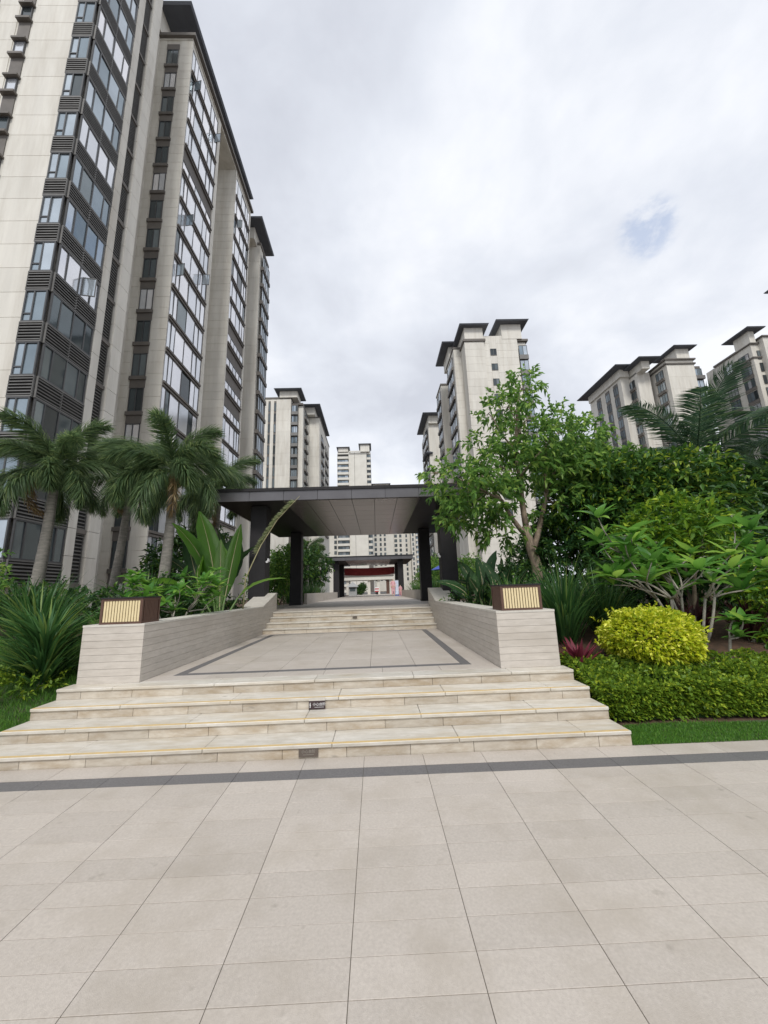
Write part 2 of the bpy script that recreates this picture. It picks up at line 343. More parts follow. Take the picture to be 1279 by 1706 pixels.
# ------------------------------------------------------------------ lower stairs
XL, XR = -4.21, 2.64
PX0, PX1 = -3.29, 1.73           # clear width between the flanking walls
def plaque(name, label, x, y, z, w, h, m, mt, icon):
    t = thing(name, label, 'sign', (x, y, z))
    obj('plate', MB().box(-w/2, w/2, -.012, 0, -h/2, h/2).mesh('plate', m), t)
    cu = bpy.data.curves.new('warning_text', 'FONT'); cu.body = '小心台阶'; cu.size = h*.42; cu.align_x = 'CENTER'; cu.align_y = 'CENTER'; cu.extrude = .0006
    to = bpy.data.objects.new('warning_text', cu); COL.objects.link(to)
    bpy.context.view_layer.update()
    me = bpy.data.meshes.new_from_object(to.evaluated_get(bpy.context.evaluated_depsgraph_get())); bpy.data.objects.remove(to)
    me.materials.clear(); me.materials.append(mt)
    obj('lettering', me, t, (w*.13 if icon else 0, -.0135, h*.08), (math.pi/2, 0, 0))
    obj('underline', MB().box(-w*.28+(w*.13 if icon else 0), w*.28+(w*.13 if icon else 0), -.0135, -.0122, -h*.27, -h*.235).mesh('underline', mt), t)
    if icon:
        b = MB(); b.prism([(-.085*w/.2+.0+p[0]*h, p[1]*h) for p in ((-.05,-.3),(0,-.08),(-.06,.02),(-.02,.17),(.05,.14),(.13,.0),(.1,-.04),(.05,.03),(.05,-.08),(.1,-.3),(.05,-.3),(.02,-.14),(-.01,-.3))], 'y', -.0138, -.0122)
        b.prism([(-.085*w/.2+.03*h+.06*h*math.cos(a*.785), .25*h+.06*h*math.sin(a*.785)) for a in range(8)], 'y', -.0138, -.0122)
        obj('walking_figure_icon', b.mesh('walking_icon', mt), t)
    return t
st = struct('lower_stairs', MB().prism([(STEP_Y+.03, -.15), (STEP_Y+.03, RI-.04), (STEP_Y+TR+.03, RI-.04), (STEP_Y+TR+.03, 2*RI-.04), (STEP_Y+2*TR+.03, 2*RI-.04), (STEP_Y+2*TR+.03, 3*RI-.04),
     (STEP_Y+3*TR+.03, 3*RI-.04), (STEP_Y+3*TR+.03, 4*RI-.04), (STEP_Y+3*TR+.5, 4*RI-.04), (STEP_Y+3*TR+.5, -.15)], 'x', XL+.004, XR-.004).mesh('stair_core', M['riser']))
for i in range(4):
    y = STEP_Y+TR*i; z = RI*i
    L_ = .66; x = XL + (-.35 if i % 2 else -.1); 
    while x < XR-.02:
        x0, x1 = max(x, XL), min(x+L_, XR)
        if x1-x0 > .06:
            zb = z - (.03 if i == 0 else 0)
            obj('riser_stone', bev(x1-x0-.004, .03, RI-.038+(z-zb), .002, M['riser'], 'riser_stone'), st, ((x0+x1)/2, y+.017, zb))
        x += L_
    x = XL + (-.6 if i % 2 else -.25)
    dep = TR+.035 if i < 3 else .30
    while x < XR-.02:
        x0, x1 = max(x, XL), min(x+1.32, XR)
        if x1-x0 > .06:
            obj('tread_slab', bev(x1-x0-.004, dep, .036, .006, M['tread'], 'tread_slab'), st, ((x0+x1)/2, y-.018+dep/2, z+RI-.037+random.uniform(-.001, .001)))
        x += 1.32
    if i < 3:
        obj('anti_slip_strip', MB().box(XL+.02, XR-.02, y-.012, y+.028, z+RI-.004, z+RI+.0015).mesh('strip', M['yellow']), st)
plaque('step_warning_plaque', 'worn brown warning plaque with faded lettering on the lowest stair riser', -.74, STEP_Y-.002, .062, .2, .086, M['plaqueworn'], M['fadedwhite'], False)
p2 = plaque('step_warning_plaque', 'dark warning plaque with white lettering and walking figure on the third stair riser', -.76, STEP_Y+2*TR-.022, 2*RI+.052, .2, .094, M['plaque'], M['white'], True)
obj('top_lip', MB().box(-.1, .1, -.012, .03, .049, .082).mesh('lip', M['coping']), p2)

# ------------------------------------------------------------------ middle landing
ZL = 4*RI
U0 = 11.44; UT, UR = .36, .142; ZD = ZL+4*UR
ld = struct('landing', MB().box(PX0-.3, PX1+.3, STEP_Y+3*TR+.3, U0+.3, -.2, ZL-.03).mesh('landing', M['joint']))
def slab(nm, x0, x1, y0, y1, m, z=ZL, par=None, th=.03, g=.004):
    return obj(nm, bev(x1-x0-g, y1-y0-g, th, .002, m, nm), par or ld, ((x0+x1)/2, (y0+y1)/2, z-th+random.uniform(-.0006, .0006)))
yA = STEP_Y+3*TR-.018+.30
BX0, BX1, BY0, BY1, BW = -3.02, 1.40, 6.02, 11.30, .145
for k in range(6):
    a = PX0+(PX1-PX0)*k/6; b = PX0+(PX1-PX0)*(k+1)/6; slab('landing_tile', a, b, yA, BY0, M['paver'])
slab('landing_tile', PX0, PX1, BY1, U0+.02, M['paver'])
for k in range(6):
    a = BY0+(BY1-BY0)*k/6; b = BY0+(BY1-BY0)*(k+1)/6
    slab('landing_tile', PX0, BX0, a, b, M['paver']); slab('landing_tile', BX1, PX1, a, b, M['paver'])
    slab('inlay_strip', BX0, BX0+BW, a, b, M['darkstone']); slab('inlay_strip', BX1-BW, BX1, a, b, M['darkstone'])
    c = BX0+BW+(BX1-BX0-2*BW)*k/6; d = BX0+BW+(BX1-BX0-2*BW)*(k+1)/6
    slab('inlay_strip', c, d, BY0, BY0+BW, M['darkstone']); slab('inlay_strip', c, d, BY1-BW, BY1, M['darkstone'])
    for q in range(7):
        ya = BY0+BW+(BY1-BY0-2*BW)*q/7; yb = BY0+BW+(BY1-BY0-2*BW)*(q+1)/7
        slab('landing_tile', c, d, ya, yb, M['paver'])
# ------------------------------------------------------------------ upper stairs and deck
us = struct('upper_stairs', MB().prism([(U0+.03, ZL-.1)] + sum([[(U0+.03+UT*i, ZL+UR*(i+1)-.04), (U0+.03+UT*(i+1), ZL+UR*(i+1)-.04)] for i in range(4)], []) + [(U0+.03+UT*4, ZL-.1)], 'x', PX0, PX1).mesh('stair_core', M['riser']))
for i in range(4):
    y = U0+UT*i; z = ZL+UR*i; n = 8
    for k in range(n):
        a = PX0+(PX1-PX0)*k/n; b = PX0+(PX1-PX0)*(k+1)/n
        obj('riser_stone', bev(b-a-.004, .03, UR-.038, .002, M['riser'], 'riser_stone'), us, ((a+b)/2, y+.017, z))
    for k in range(4):
        a = PX0+(PX1-PX0)*k/4; b = PX0+(PX1-PX0)*(k+1)/4
        obj('tread_slab', bev(b-a-.004, UT+.03, .036, .005, M['tread'], 'tread_slab'), us, ((a+b)/2, y-.02+(UT+.03)/2, z+UR-.037))
tag(obj('step_marker_plate', MB().box(-.07, .07, -.012, 0, -.03, .03).mesh('plate', M['plaqueworn']), loc=(-.68, U0+2*UT-.012, ZL+2*UR+.055)), 'tiny brown marker plate on a riser of the upper stairs under the portico', 'sign')
dk = MB(); dk.box(PX0, PX1, U0+UT*4-.02, 13.0, ZD-.3, ZD); dk.box(-5.2, 3.7, 13.0, 20.2, ZD-.3, ZD); dk.box(-3.6, 2.45, 20.2, 62, ZD-.3, ZD)
struct('walkway', dk.mesh('walkway', M['paver']))
struct('street', MB().box(-90, 90, 62, 150, ZD-.3, ZD-.02).mesh('street', M['street']))

# ------------------------------------------------------------------ flanking walls with stone planks
def flank(side):
    xin = PX0 if side < 0 else PX1
    sgn = -1 if side < 0 else 1
    nm = 'left' if side < 0 else 'right'
    H = .78; pw = .85; y0 = 5.66; y1 = 11.5; y2 = 12.98
    t = thing('planter_wall', f'pale stone planter wall along the {nm} side of the landing, clad in long horizontal planks', 'wall', (xin, y0, ZL))
    def xx(a, b):
        a, b = sgn*a, sgn*b; return (min(a, b), max(a, b))
    core = MB()
    a, b = xx(.03, pw-.03); core.box(a, b, .03, 1.0, -.7, H-.03)
    a, b = xx(.03, .36); core.box(a, b, 1.0, y2-y0, -.7, H-.03)
    a2, b2 = xx(pw-.2, pw); 
    obj('core', core.mesh('wall_core', M['plankgap']), t)
    nC = 8; ph = (H-.03)/nC
    a, b = xx(0, pw)
    for k in range(nC):
        obj('stone_plank', bev(pw, .03, ph-.0028, .0012, M['plank'], 'plank'), t, ((a+b)/2, .015, k*ph), )
        # outer side of the end pier
        obj('stone_plank', bev(.03, .96, ph-.0028, .0012, M['plank'], 'plank'), t, (sgn*(pw-.015), .03+.48, k*ph))
        y = .03; first = True
        while y < y2-y0-.05:
            ln = (1.0 if k % 2 else 1.9) if first else 1.9
            first = False
            ln = min(ln, y2-y0-y)
            obj('stone_plank', bev(.03, ln-.003, ph-.0028, .0012, M['plank'], 'plank'), t, (sgn*.015, y+ln/2, k*ph))
            y += ln
    cp = MB(); 
    a, b = xx(-.004, pw+.004); cp.box(a, b, -.004, 1.0, H-.03, H)
    a, b = xx(-.004, .37); cp.box(a, b, 1.003, y1-y0, H-.03, H)
    obj('coping', cp.mesh('coping', M['coping']), t)
    rp = MB(); ya, yb = y1-y0, y2-y0; h2 = H+.38
    a, b = xx(0, .37)
    rp.prism([(ya+.003, H-.027), (yb, H-.027), (yb, h2-.03), (yb-.08, h2-.03), (ya+.003, H-.01)], 'x', a, b)
    obj('raised_end', rp.mesh('raised_end', M['plank']), t)
    a, b = xx(-.004, .62)
    cp = MB().prism([(ya+.003, H-.008), (yb-.08, h2-.028), (yb+.004, h2-.028), (yb+.004, h2), (yb-.09, h2), (ya+.003, H+.02)], 'x', a, b)
    obj('sloping_coping', cp.mesh('sloping_coping', M['coping']), t)
flank(-1); flank(1)
def lantern(side):
    x0, x1 = (1.83, 2.43) if side > 0 else (-3.95, -3.36)
    w = x1-x0; h = .375; d = .46
    nm = 'right' if side > 0 else 'left'
    t = thing('garden_lantern', f'brown wooden box lantern with cream front slats on the {nm} stone pier', 'lantern', ((x0+x1)/2, 5.69, ZL+.78), 0, 'lanterns on the piers')
    fr = MB(); p = .035
    for sx in (-1, 1):
        for yy in (0, d-p): fr.box(sx*w/2-(p if sx > 0 else 0), sx*w/2+(p if sx < 0 else 0), yy, yy+p, .0, h-.02)
    fr.box(-w/2+p, w/2-p, 0.002, p, .0, .03); fr.box(-w/2+p, w/2-p, .002, p, h-.05, h-.02)
    fr.box(-w/2+.002, -w/2+p, p, d-p, 0, .03); fr.box(w/2-p, w/2-.002, p, d-p, 0, .03); fr.box(-w/2+.002, -w/2+p, p, d-p, h-.05, h-.02); fr.box(w/2-p, w/2-.002, p, d-p, h-.05, h-.02)
    fr.box(-w/2+p+.01, w/2-p-.01, p+.02, d-p, .012, h-.03)
    obj('frame', fr.mesh('lantern_frame', M['wood']), t)
    obj('lid', MB().box(-w/2-.012, w/2+.012, -.012, d+.012, h-.02, h).mesh('lid', M['metal']), t)
    n = 13; sw = (w-2*p)/n
    sm = MB().box(-sw*.36, sw*.36, 0, .018, .031, h-.051).mesh('slat', M['cream']); sm2 = MB().box(-.009, .009, -.014, .014, .031, h-.051).mesh('slat', M['wood'])
    for k in range(n): obj('slat', sm, t, (-w/2+p+sw*(k+.5), .008, 0))
    for k in range(10):
        for s_ in (-1, 1): obj('side_slat', sm2, t, (s_*(w/2-.012), p+.02+(d-2*p-.04)*(k+.5)/10, 0))
lantern(1); lantern(-1)

# ------------------------------------------------------------------ porticos
def portico(y_front, label, detail=True):
    t = thing('portico', label, 'canopy', (-.7, y_front, ZD), 0, 'dark flat-roofed porticos over the walkway')
    hx = 4.3; dp = 8.15; zu = 4.55-ZD; zt = 4.95-ZD
    obj('roof', MB().box(-hx+.02, hx-.02, .03, dp-.03, zu+.02, zt-.01).mesh('roof', M['metal']), t)
    n = 8; w = 2*hx/n
    fm = MB().box(-w/2+.006, w/2-.006, 0, .03, zu, zt-.1).mesh('fascia_panel', M['fascia'])
    for k in range(n):
        obj('fascia_panel', fm, t, (-hx+w*(k+.5), 0, 0)); obj('fascia_panel', fm, t, (-hx+w*(k+.5), dp-.03, 0))
    n2 = 7; w2 = dp/n2
    fs = MB().box(0, .03, -w2/2+.006, w2/2-.006, zu, zt-.1).mesh('fascia_panel', M['fascia'])
    for k in range(n2):
        obj('fascia_panel', fs, t, (-hx-.01, w2*(k+.5), 0)); obj('fascia_panel', fs, t, (hx-.02, w2*(k+.5), 0))
    obj('top_trim', MB().box(-hx-.04, hx+.04, -.04, dp+.04, zt-.095, zt).mesh('top_trim', M['metal']), t)
    sw, sd_ = .73, .885
    sm = MB().box(-sw/2+.007, sw/2-.007, -sd_/2+.007, sd_/2-.007, zu-.012, zu+.018).mesh('soffit_panel', M['soffit'])
    for i in range(6):
        for j in range(9): obj('soffit_panel', sm, t, ((i-2.5)*sw, .09+sd_*(j+.5), 0))
    c = .53
    for x in (-3.13, 3.13):
        for y in (1.0, 7.0):
            b = MB(); b.box(-c/2, c/2, -c/2, c/2, -.05, zu+.01)
            o = obj('column', bev(c, c, zu+.06, .012, M['metal'], 'column'), t, (x, y, -.05))
            obj('column_base', MB().box(-c/2-.02, c/2+.02, -c/2-.02, c/2+.02, 0, .1).mesh('base', M['metal']), o, (0, 0, .05))
    return t
pa = portico(11.75, 'large dark portico with glossy grey soffit at the top of the upper stairs')
pb = copy_tree(pa); pb.location.y = 36.5; pb['label'] = 'second dark portico seen through the first one, further down the walkway'
for (x, y, z, lb) in ((-3.5, 12.6, 2.72, 'small white camera on the left front portico column'), (2.1, 12.6, 2.72, 'small white camera on the right front portico column')):
    t = thing('security_camera', lb, 'camera', (x, y, z), 0, 'cameras on the portico')
    obj('housing', MB().tube([(0, -.02, 0), (0, -.2, -.04)], [.04, .035], 8).mesh('housing', M['white']), t); obj('bracket', MB().box(-.015, .015, -.06, .14, -.01, .08).mesh('bracket', M['white']), t)
# side walls of the walkway
for s_, x in (('left', -3.75), ('right', 2.3)):
    tag(obj('low_wall', MB().box(0, .15, 0, 16, 0, .55).mesh('low_wall', M['plank']), loc=(x, 20.3, ZD-.02)), f'low pale stone wall edging the {s_} side of the walkway beyond the portico', 'wall')

# ------------------------------------------------------------------ towers
ROTF = {'S': 0.0, 'E': math.pi/2, 'W': -math.pi/2}
class Fac:
    """a facade plane; u runs along it, outward normal n. S faces -y, E faces +x, W faces -x"""
    def __init__(s, par, kind, plane): s.p = par; s.k = kind; s.c = plane; s.o = par.location
    def loc(s, u, z, off=0):
        x, y = {'S': (u, s.c-off), 'E': (s.c+off, u), 'W': (s.c-off, u)}[s.k]
        return (x-s.o.x, y-s.o.y, z-s.o.z)
    def rot(s): return (0, 0, ROTF[s.k])
    def box(s, name, u0, u1, z0, z1, n0, n1, m, key=None, par=None):
        w, h = u1-u0, z1-z0
        me = lib(('fb', name, round(w, 3), round(h, 3), round(n0, 3), round(n1, 3), m.name), lambda: MB().box(-w/2, w/2, -n1, -n0, 0, h).mesh(name, m))
        return obj(name, me, s.p, s.loc((u0+u1)/2, z0), s.rot())
    def window(s, u0, u1, z0, z1, panes=2, off=0.0, glass='glass', split=None, bar=.05, depth=.09, low=False, mixed=0.0):
        w, h = u1-u0, z1-z0
        if isinstance(panes, int): panes = [i/panes for i in range(panes+1)]
        def f():
            b = MB(); b.box(-w/2, w/2, -depth, 0, 0, bar); b.box(-w/2, w/2, -depth, 0, h-bar, h)
            for q in panes:
                x = -w/2+q*w; x0 = max(-w/2, x-bar/2); x1 = min(w/2, x+bar/2)
                if x1-x0 < bar: x0, x1 = (x0, x0+bar) if x0 <= -w/2+1e-6 else (x1-bar, x1)
                b.box(x0, x1, -depth+.002, -.002, bar, h-bar)
            if low:
                x1 = -w/2+panes[1]*w; b.box(-w/2+bar, x1-bar/2, -depth+.004, -.004, h*.24, h*.24+bar)
            return b.mesh('window', M['frame'])
        me = lib(('win', round(w, 3), round(h, 3), tuple(panes), bar, depth, low), f)
        o = obj('window', me, s.p, s.loc((u0+u1)/2, z0, off), s.rot())
        for a, b_ in zip(panes, panes[1:]):
            pw = (b_-a)*w
            g = glass
            if mixed and random.random() < mixed: g = 'glassdark'
            pm = lib(('pane', round(pw, 3), round(h, 3), g), lambda: MB().box(-pw/2+bar/2, pw/2-bar/2, -.02, -.01, bar, h-bar).mesh('pane', M[g]))
            obj('pane', pm, o, (-w/2+(a+b_)/2*w, -depth*.3, 0), (random.uniform(-.012, .012), 0, random.uniform(-.02, .02)))
        return o
    def louvre(s, u0, u1, z0, z1, off=0.0, n=6, bar=.07):
        w, h = u1-u0, z1-z0
        def f():
            b = MB(); b.box(-w/2, w/2, -.10, .0, 0, bar); b.box(-w/2, w/2, -.10, .0, h-bar, h)
            k = max(1, round(w/1.3))
            for i in range(k+1):
                x = -w/2+i*w/k; b.box(max(-w/2, x-.03), min(w/2, x+.03), -.095, -.005, bar, h-bar)
            b.box(-w/2+.001, w/2-.001, -.02, .02, 0.001, h-.001, 1)  # backing sheet, shade between the slats put into its colour
            for i in range(n):
                z = bar+(h-2*bar)*(i+.5)/n
                b.prism([(-.095, z-.035), (-.095, z+.02), (-.05, z+.045), (-.05, z-.01)], 'x', -w/2+.01, w/2-.01)
            return b.mesh('louvre_panel', [M['louvre'], M['recessshade']])
        me = lib(('louv', round(w, 3), round(h, 3), n), f)
        return obj('louvre_panel', me, s.p, s.loc((u0+u1)/2, z0, off), s.rot())
    def clad(s, u0, u1, z0, z1, ch=1.0, off=0.0, th=.03, m='wall'):
        k = max(1, round((z1-z0)/ch)); c = (z1-z0)/k; w = u1-u0
        me = lib(('clad', round(w, 3), round(c, 3), m), lambda: MB().box(-w/2, w/2, -th, 0, .012, c-.012).mesh('cladding_panel', M[m]))
        for i in range(k): obj('cladding_panel', me, s.p, s.loc((u0+u1)/2, z0+i*c, off), s.rot())
def mass(par, name, x0, x1, y0, y1, z0, z1, m):
    o = par.location; return obj(name, MB().box(x0-o.x, x1-o.x, y0-o.y, y1-o.y, z0-o.z, z1-o.z).mesh(name, m), par)
def roof(par, x0, x1, y0, y1, z, t=.5, over=1.6, pent=True, ph=2.6):
    """flat dark eaves slab with sloped edge on a beige penthouse"""
    o = par.location; b = MB()
    P = lambda x, y, z: (x-o.x, y-o.y, z-o.z)
    a = [P(x0, y0, z), P(x1, y0, z), P(x1, y1, z), P(x0, y1, z)]; u = [P(x0+.15, y0+.15, z-.22), P(x1-.15, y0+.15, z-.22), P(x1-.15, y1-.15, z-.22), P(x0+.15, y1-.15, z-.22)]
    ins = min((x1-x0), (y1-y0))*.33
    c = [P(x0+ins, y0+ins, z+t), P(x1-ins, y0+ins, z+t), P(x1-ins, y1-ins, z+t), P(x0+ins, y1-ins, z+t)]
    n = len(b.v); b.v += a+u+c
    for i in range(4):
        j = (i+1) % 4
        b.f += [(u[0:0] or n+4+i, n+4+j, n+j, n+i), (n+i, n+j, n+8+j, n+8+i)]; b.m += [0, 0]
    b.f += [(n+7, n+6, n+5, n+4), (n+8, n+9, n+10, n+11)]; b.m += [0, 0]
    ro = obj('roof', b.mesh('roof', M['roofdark']), par)
    if pent:
        obj('penthouse', MB().box(x0+over-o.x, x1-over-o.x, y0+over-o.y, y1-over-o.y, z-ph-o.z, z-.21-o.z).mesh('penthouse', M['wall']), par)
def cornice(par, x0, x1, y0, y1, z, pr=.3, h=.35, m='spandrel'):
    o = par.location; obj('cornice', MB().box(x0-pr-o.x, x1+pr-o.x, y0-pr-o.y, y1+pr-o.y, z-o.z, z+h-o.z).mesh('cornice', M[m]), par)

# --- big tower on the left
T = thing('apartment_tower', 'tall beige tower filling the left edge, with louvred bay windows and glazed balconies', 'building', (-22, 20, .9))
XS = -16.4
mass(T, 'wall', -36, XS-.35, 17.50, 22.75, .9, 62, M['wall'])
mass(T, 'wall', -36, XS-.1, 27.56, 34.35, .9, 55.3, M['wall'])
mass(T, 'wall', -36, XS-3.2, 22.75, 27.53, .9, 57, M['wall'])
mass(T, 'wall', -36, XS-3.2, 34.35, 39.2, .9, 57, M['wall'])
mass(T, 'wall', -36, XS-.1, 39.23, 44.9, .9, 55.3, M['wall'])
fS = Fac(T, 'S', 17.50); fE = Fac(T, 'E', XS-.35); f2 = Fac(T, 'S', 27.56); fE2 = Fac(T, 'E', XS-.1); f3 = Fac(T, 'S', 39.23)
fS.clad(-20.3, -17.72, 1, 61, 1.5); fS.clad(-22.9, -21.35, 1, 61, 1.5); fS.clad(-27, -23.5, 1, 61, 1.5)
for k in range(0, 18):
    sill = .57+3*k
    # corner bay
    if sill > 3:
        Fac(T, 'S', 17.34).window(-17.62, XS-.1, sill, sill+1.85, [0, .42, 1], glass='glass', low=True, bar=.07, mixed=.1)
        Fac(T, 'E', XS-.04).window(17.40, 20.3, sill, sill+1.85, [0, .2, .5, .8, 1], glass='glassdark' if k < 6 else 'glass' if k % 3 else 'glasspale', bar=.07, mixed=.3 if k < 6 else .06)  # lower floors: dark reflections put into the pane colour by darker glass
        Fac(T, 'S', 17.34).louvre(-17.66, XS-.06, sill-1.15, sill, n=6); Fac(T, 'E', XS-.04).louvre(17.36, 20.36, sill-1.15, sill, n=6)
    fE.louvre(20.98, 21.82, sill-1.0, sill+1.75, off=.12, n=13); fE.box('spandrel', 20.98, 21.82, sill+1.75, sill+2.0, 0, .3, M['spandrel'])
    # small windows on the front wall, in a dark vertical strip
    zb = sill+.55 
    for (a, b_) in ((-21.25, -20.4), (-23.4, -22.6)):
        fS.window(a+.1, b_-.1, zb, zb+1.15, 1, off=.02, glass='glasspale' if (k*7+int(-a)) % 3 else 'glassdark')
        fS.box('window_sill', a, b_, zb-.16, zb, 0, .28, M['spandrel']); fS.box('window_hood', a, b_, zb+1.15, zb+1.28, 0, .28, M['spandrel'])
        fS.box('spandrel', a+.06, b_-.06, zb+1.28, zb+2.84, -.03, .05, M['spandrel'])
    # wing two front, recessed window column
    if sill < 53:
        f2.window(-18.8, -17.7, sill+.2, sill+2.2, [0, .5, 1], off=-.02, glass='glassdark' if k % 4 else 'glasspale', bar=.06)
        f2.box('window_ledge', -18.9, -17.62, sill-.12, sill+.18, -.02, .16, M['spandrel']); f2.box('spandrel', -18.84, -17.66, sill+2.2, sill+2.88, -.02, .06, M['spandrel'])
        f2.window(-20.3, -19.85, sill+.6, sill+1.9, 1, off=.02, glass='glassdark'); f2.box('window_sill', -20.4, -19.75, sill+.45, sill+.6, 0, .3, M['spandrel'])
    # glazed balconies, side of wing two
    if 3 < sill < 53:
        z0 = sill-.07
        fE2.box('balcony_slab', 27.7, 33.65, z0-.42, z0-.24, -.02, .16, M['spandrel']); fE2.box('balcony_edge', 27.7, 33.65, z0-.19, z0, -.02, .24, M['spandrel'])
        if k in (13,):
            fE2.box('open_balcony', 27.7, 33.65, z0, z0+2.62, -.02, .01, M['spandrel']); fE2.window(27.7, 33.65, z0, z0+1.1, 5, off=.02, glass='glasspale', bar=.04)
        else:
            fE2.window(27.7, 33.65, z0, z0+2.62, [0, .1, .2, .46, .72, .86, 1], off=.0, glass='glasspale', bar=.045, mixed=.04 if k > 6 else .25)
    if 9 < sill < 54:
        z0 = sill-.07
        fE2.box('balcony_slab', 39.45, 44.5, z0-.42, z0-.24, -.02, .16, M['spandrel']); fE2.box('balcony_edge', 39.45, 44.5, z0-.19, z0, -.02, .24, M['spandrel'])
        if k in (4, 7, 8, 9, 10):
            fE2.box('open_balcony', 39.45, 44.5, z0, z0+2.62, -.02, .01, M['spandrel']); fE2.window(39.45, 44.5, z0, z0+1.1, 5, off=.02, glass='glasspale', bar=.04)
        else: fE2.window(39.45, 44.5, z0, z0+2.62, [0, .14, .42, .7, .86, 1], off=.0, glass='glasspale', bar=.045, mixed=.06)
for (a, b_) in ((20.38, 20.95), (21.87, 22.75)): fE.clad(a, b_, 1, 61, 1.5, off=.0, th=.42)
f2.clad(-17.58, XS, 1, 55, 1.0); f2.clad(-19.7, -18.95, 1, 55, 1.0); fE2.clad(33.7, 34.32, 1, 55, 1.0, th=.12); fE2.clad(27.56, 27.66, 1, 55, 1.0, th=.1)
f3.clad(-19.4, XS, 1, 55, 1.0); fE2.clad(44.55, 44.9, 1, 55, 1.0, th=.12); fE2.clad(39.2, 39.42, 1, 55, 1.0, th=.12)
cornice(T, -36, XS, 27.56, 44.9, 55.25, pr=.3, h=.35); 
mass(T, 'parapet', -36, XS-.02, 27.5, 44.9, 55.0, 55.25, M['wall'])
roof(T, -38, XS+.02, 26.6, 45.8, 58.5, over=2.2, ph=3.2)
mass(T, 'penthouse', -22.5, -19.4, 26.2, 28.7, 55.6, 58.3, M['wall'])
# open casements sticking out
def casement(x, y, z, rz, w=.7, h=1.2):
    o = T.location; b = MB(); b.box(0, w, -.02, .02, 0, .05); b.box(0, w, -.02, .02, h-.05, h); b.box(0, .05, -.02, .02, .05, h-.05); b.box(w-.05, w, -.02, .02, .05, h-.05)
    c = obj('open_casement', b.mesh('open_casement', M['frame']), T, (x-o.x, y-o.y, z-o.z), (0, 0, rz))
    obj('pane', MB().box(.05, w-.05, -.004, .004, .05, h-.05).mesh('pane', M['glass']), c)
for (y, z, rz) in ((28.4, 49.9, -.2), (33.0, 50.3, -.1), (28.9, 34.6, -.1), (32.6, 31.8, .1), (28.2, 28.6, -.15), (40.2, 47.2, .1), (19.1, 18.7, .2)):
    casement(XS+.02, y, z, rz)

# --- second left tower just behind
T2 = thing('apartment_tower', 'narrow visible slice of a beige tower with dark eaves right behind the big left tower', 'building', (-22, 52, .9))
mass(T2, 'wall', -36, -16.55, 50.0, 54.2, .9, 54.9, M['wall']); g = Fac(T2, 'S', 50.0); g.clad(-20.5, -16.5, 20, 54.8, 3.0)
cornice(T2, -36, -16.55, 50.0, 54.2, 54.9, pr=.15, h=.4)
fe = Fac(T2, 'E', -16.5)
for k in range(2, 18):
    z0 = .5+3*k; fe.window(50.6, 54.0, z0, z0+2.3, 4, off=.25, glass='glass', mixed=.3, bar=.08); fe.box('balcony_slab', 50.5, 54.1, z0-.6, z0, -.1, .45, M['spandrel'])
roof(T2, -34, -15.4, 46.9, 53.8, 56.8, over=1.6, ph=2.2)

# --- mid-left tower
T3 = thing('apartment_tower', 'beige tower left of centre with two narrow dark window strips on its broad blank front', 'building', (-26, 100, .9))
mass(T3, 'wall', -42, -21.35, 94.1, 112, .9, 52.7, M['wall']); mass(T3, 'wall', -21.3, -19.6, 94.8, 112, .9, 51.4, M['spandrel'])
mass(T3, 'wall', -19.6, -18.4, 95.5, 112, .9, 51.2, M['wall'])
g = Fac(T3, 'S', 94.1)
g.clad(-42, -27.4, 1, 52.5, 3.0, th=.05); g.clad(-25.1, -21.4, 1, 52.5, 3.0, th=.05); g.clad(-26.6, -25.85, 1, 52.5, 3.0, th=.05)
for k in range(6, 17):
    z0 = 1.1+3*k
    for a in (-27.3, -25.8): g.window(a, a+.6, z0, z0+2.4, 1, off=.0, glass='glassdark', bar=.1); g.box('spandrel', a, a+.6, z0+2.42, z0+2.98, 0, .03, M['spandrel'])
    h_ = Fac(T3, 'S', 94.75); h_.window(-21.2, -19.65, z0, z0+1.9, 3, off=.1, glass='glass', mixed=.35, bar=.08); h_.box('balcony_slab', -21.25, -19.55, z0-.9, z0-.05, 0, .6, M['louvre'])
    e_ = Fac(T3, 'E', -18.4); e_.window(97.5, 101.5, z0, z0+2.2, 4, off=.05, glass='glass', mixed=.4, bar=.1); e_.box('balcony_slab', 97.4, 101.6, z0-.7, z0-.02, 0, .5, M['spandrel'])
cornice(T3, -42, -21.35, 94.1, 112, 52.7, pr=.2, h=.4); cornice(T3, -21.3, -18.5, 95.1, 103, 51.35, pr=.2, h=.5)
roof(T3, -25.6, -18.3, 92.4, 99.6, 54.9, over=1.3, ph=2.0)
mass(T3, 'wall', -30, -15.3, 104.6, 128, .9, 52.0, M['wall']); cornice(T3, -30, -15.3, 104.6, 128, 52.0, pr=.15, h=.3)
Fac(T3, 'S', 104.6).clad(-18.2, -15.35, 1, 52, 3.0, th=.05)
e_ = Fac(T3, 'E', -15.3)
for k in range(6, 16):
    z0 = 1.1+3*k
    for (a, b_) in ((108, 113), (117, 123)): e_.window(a, b_, z0, z0+2.2, 4, off=.05, glass='glass', mixed=.4, bar=.12); e_.box('balcony_slab', a-.1, b_+.1, z0-.6, z0-.02, 0, .4, M['spandrel'])
roof(T3, -29, -14.6, 100.8, 124, 54.6, over=1.8, ph=2.4)

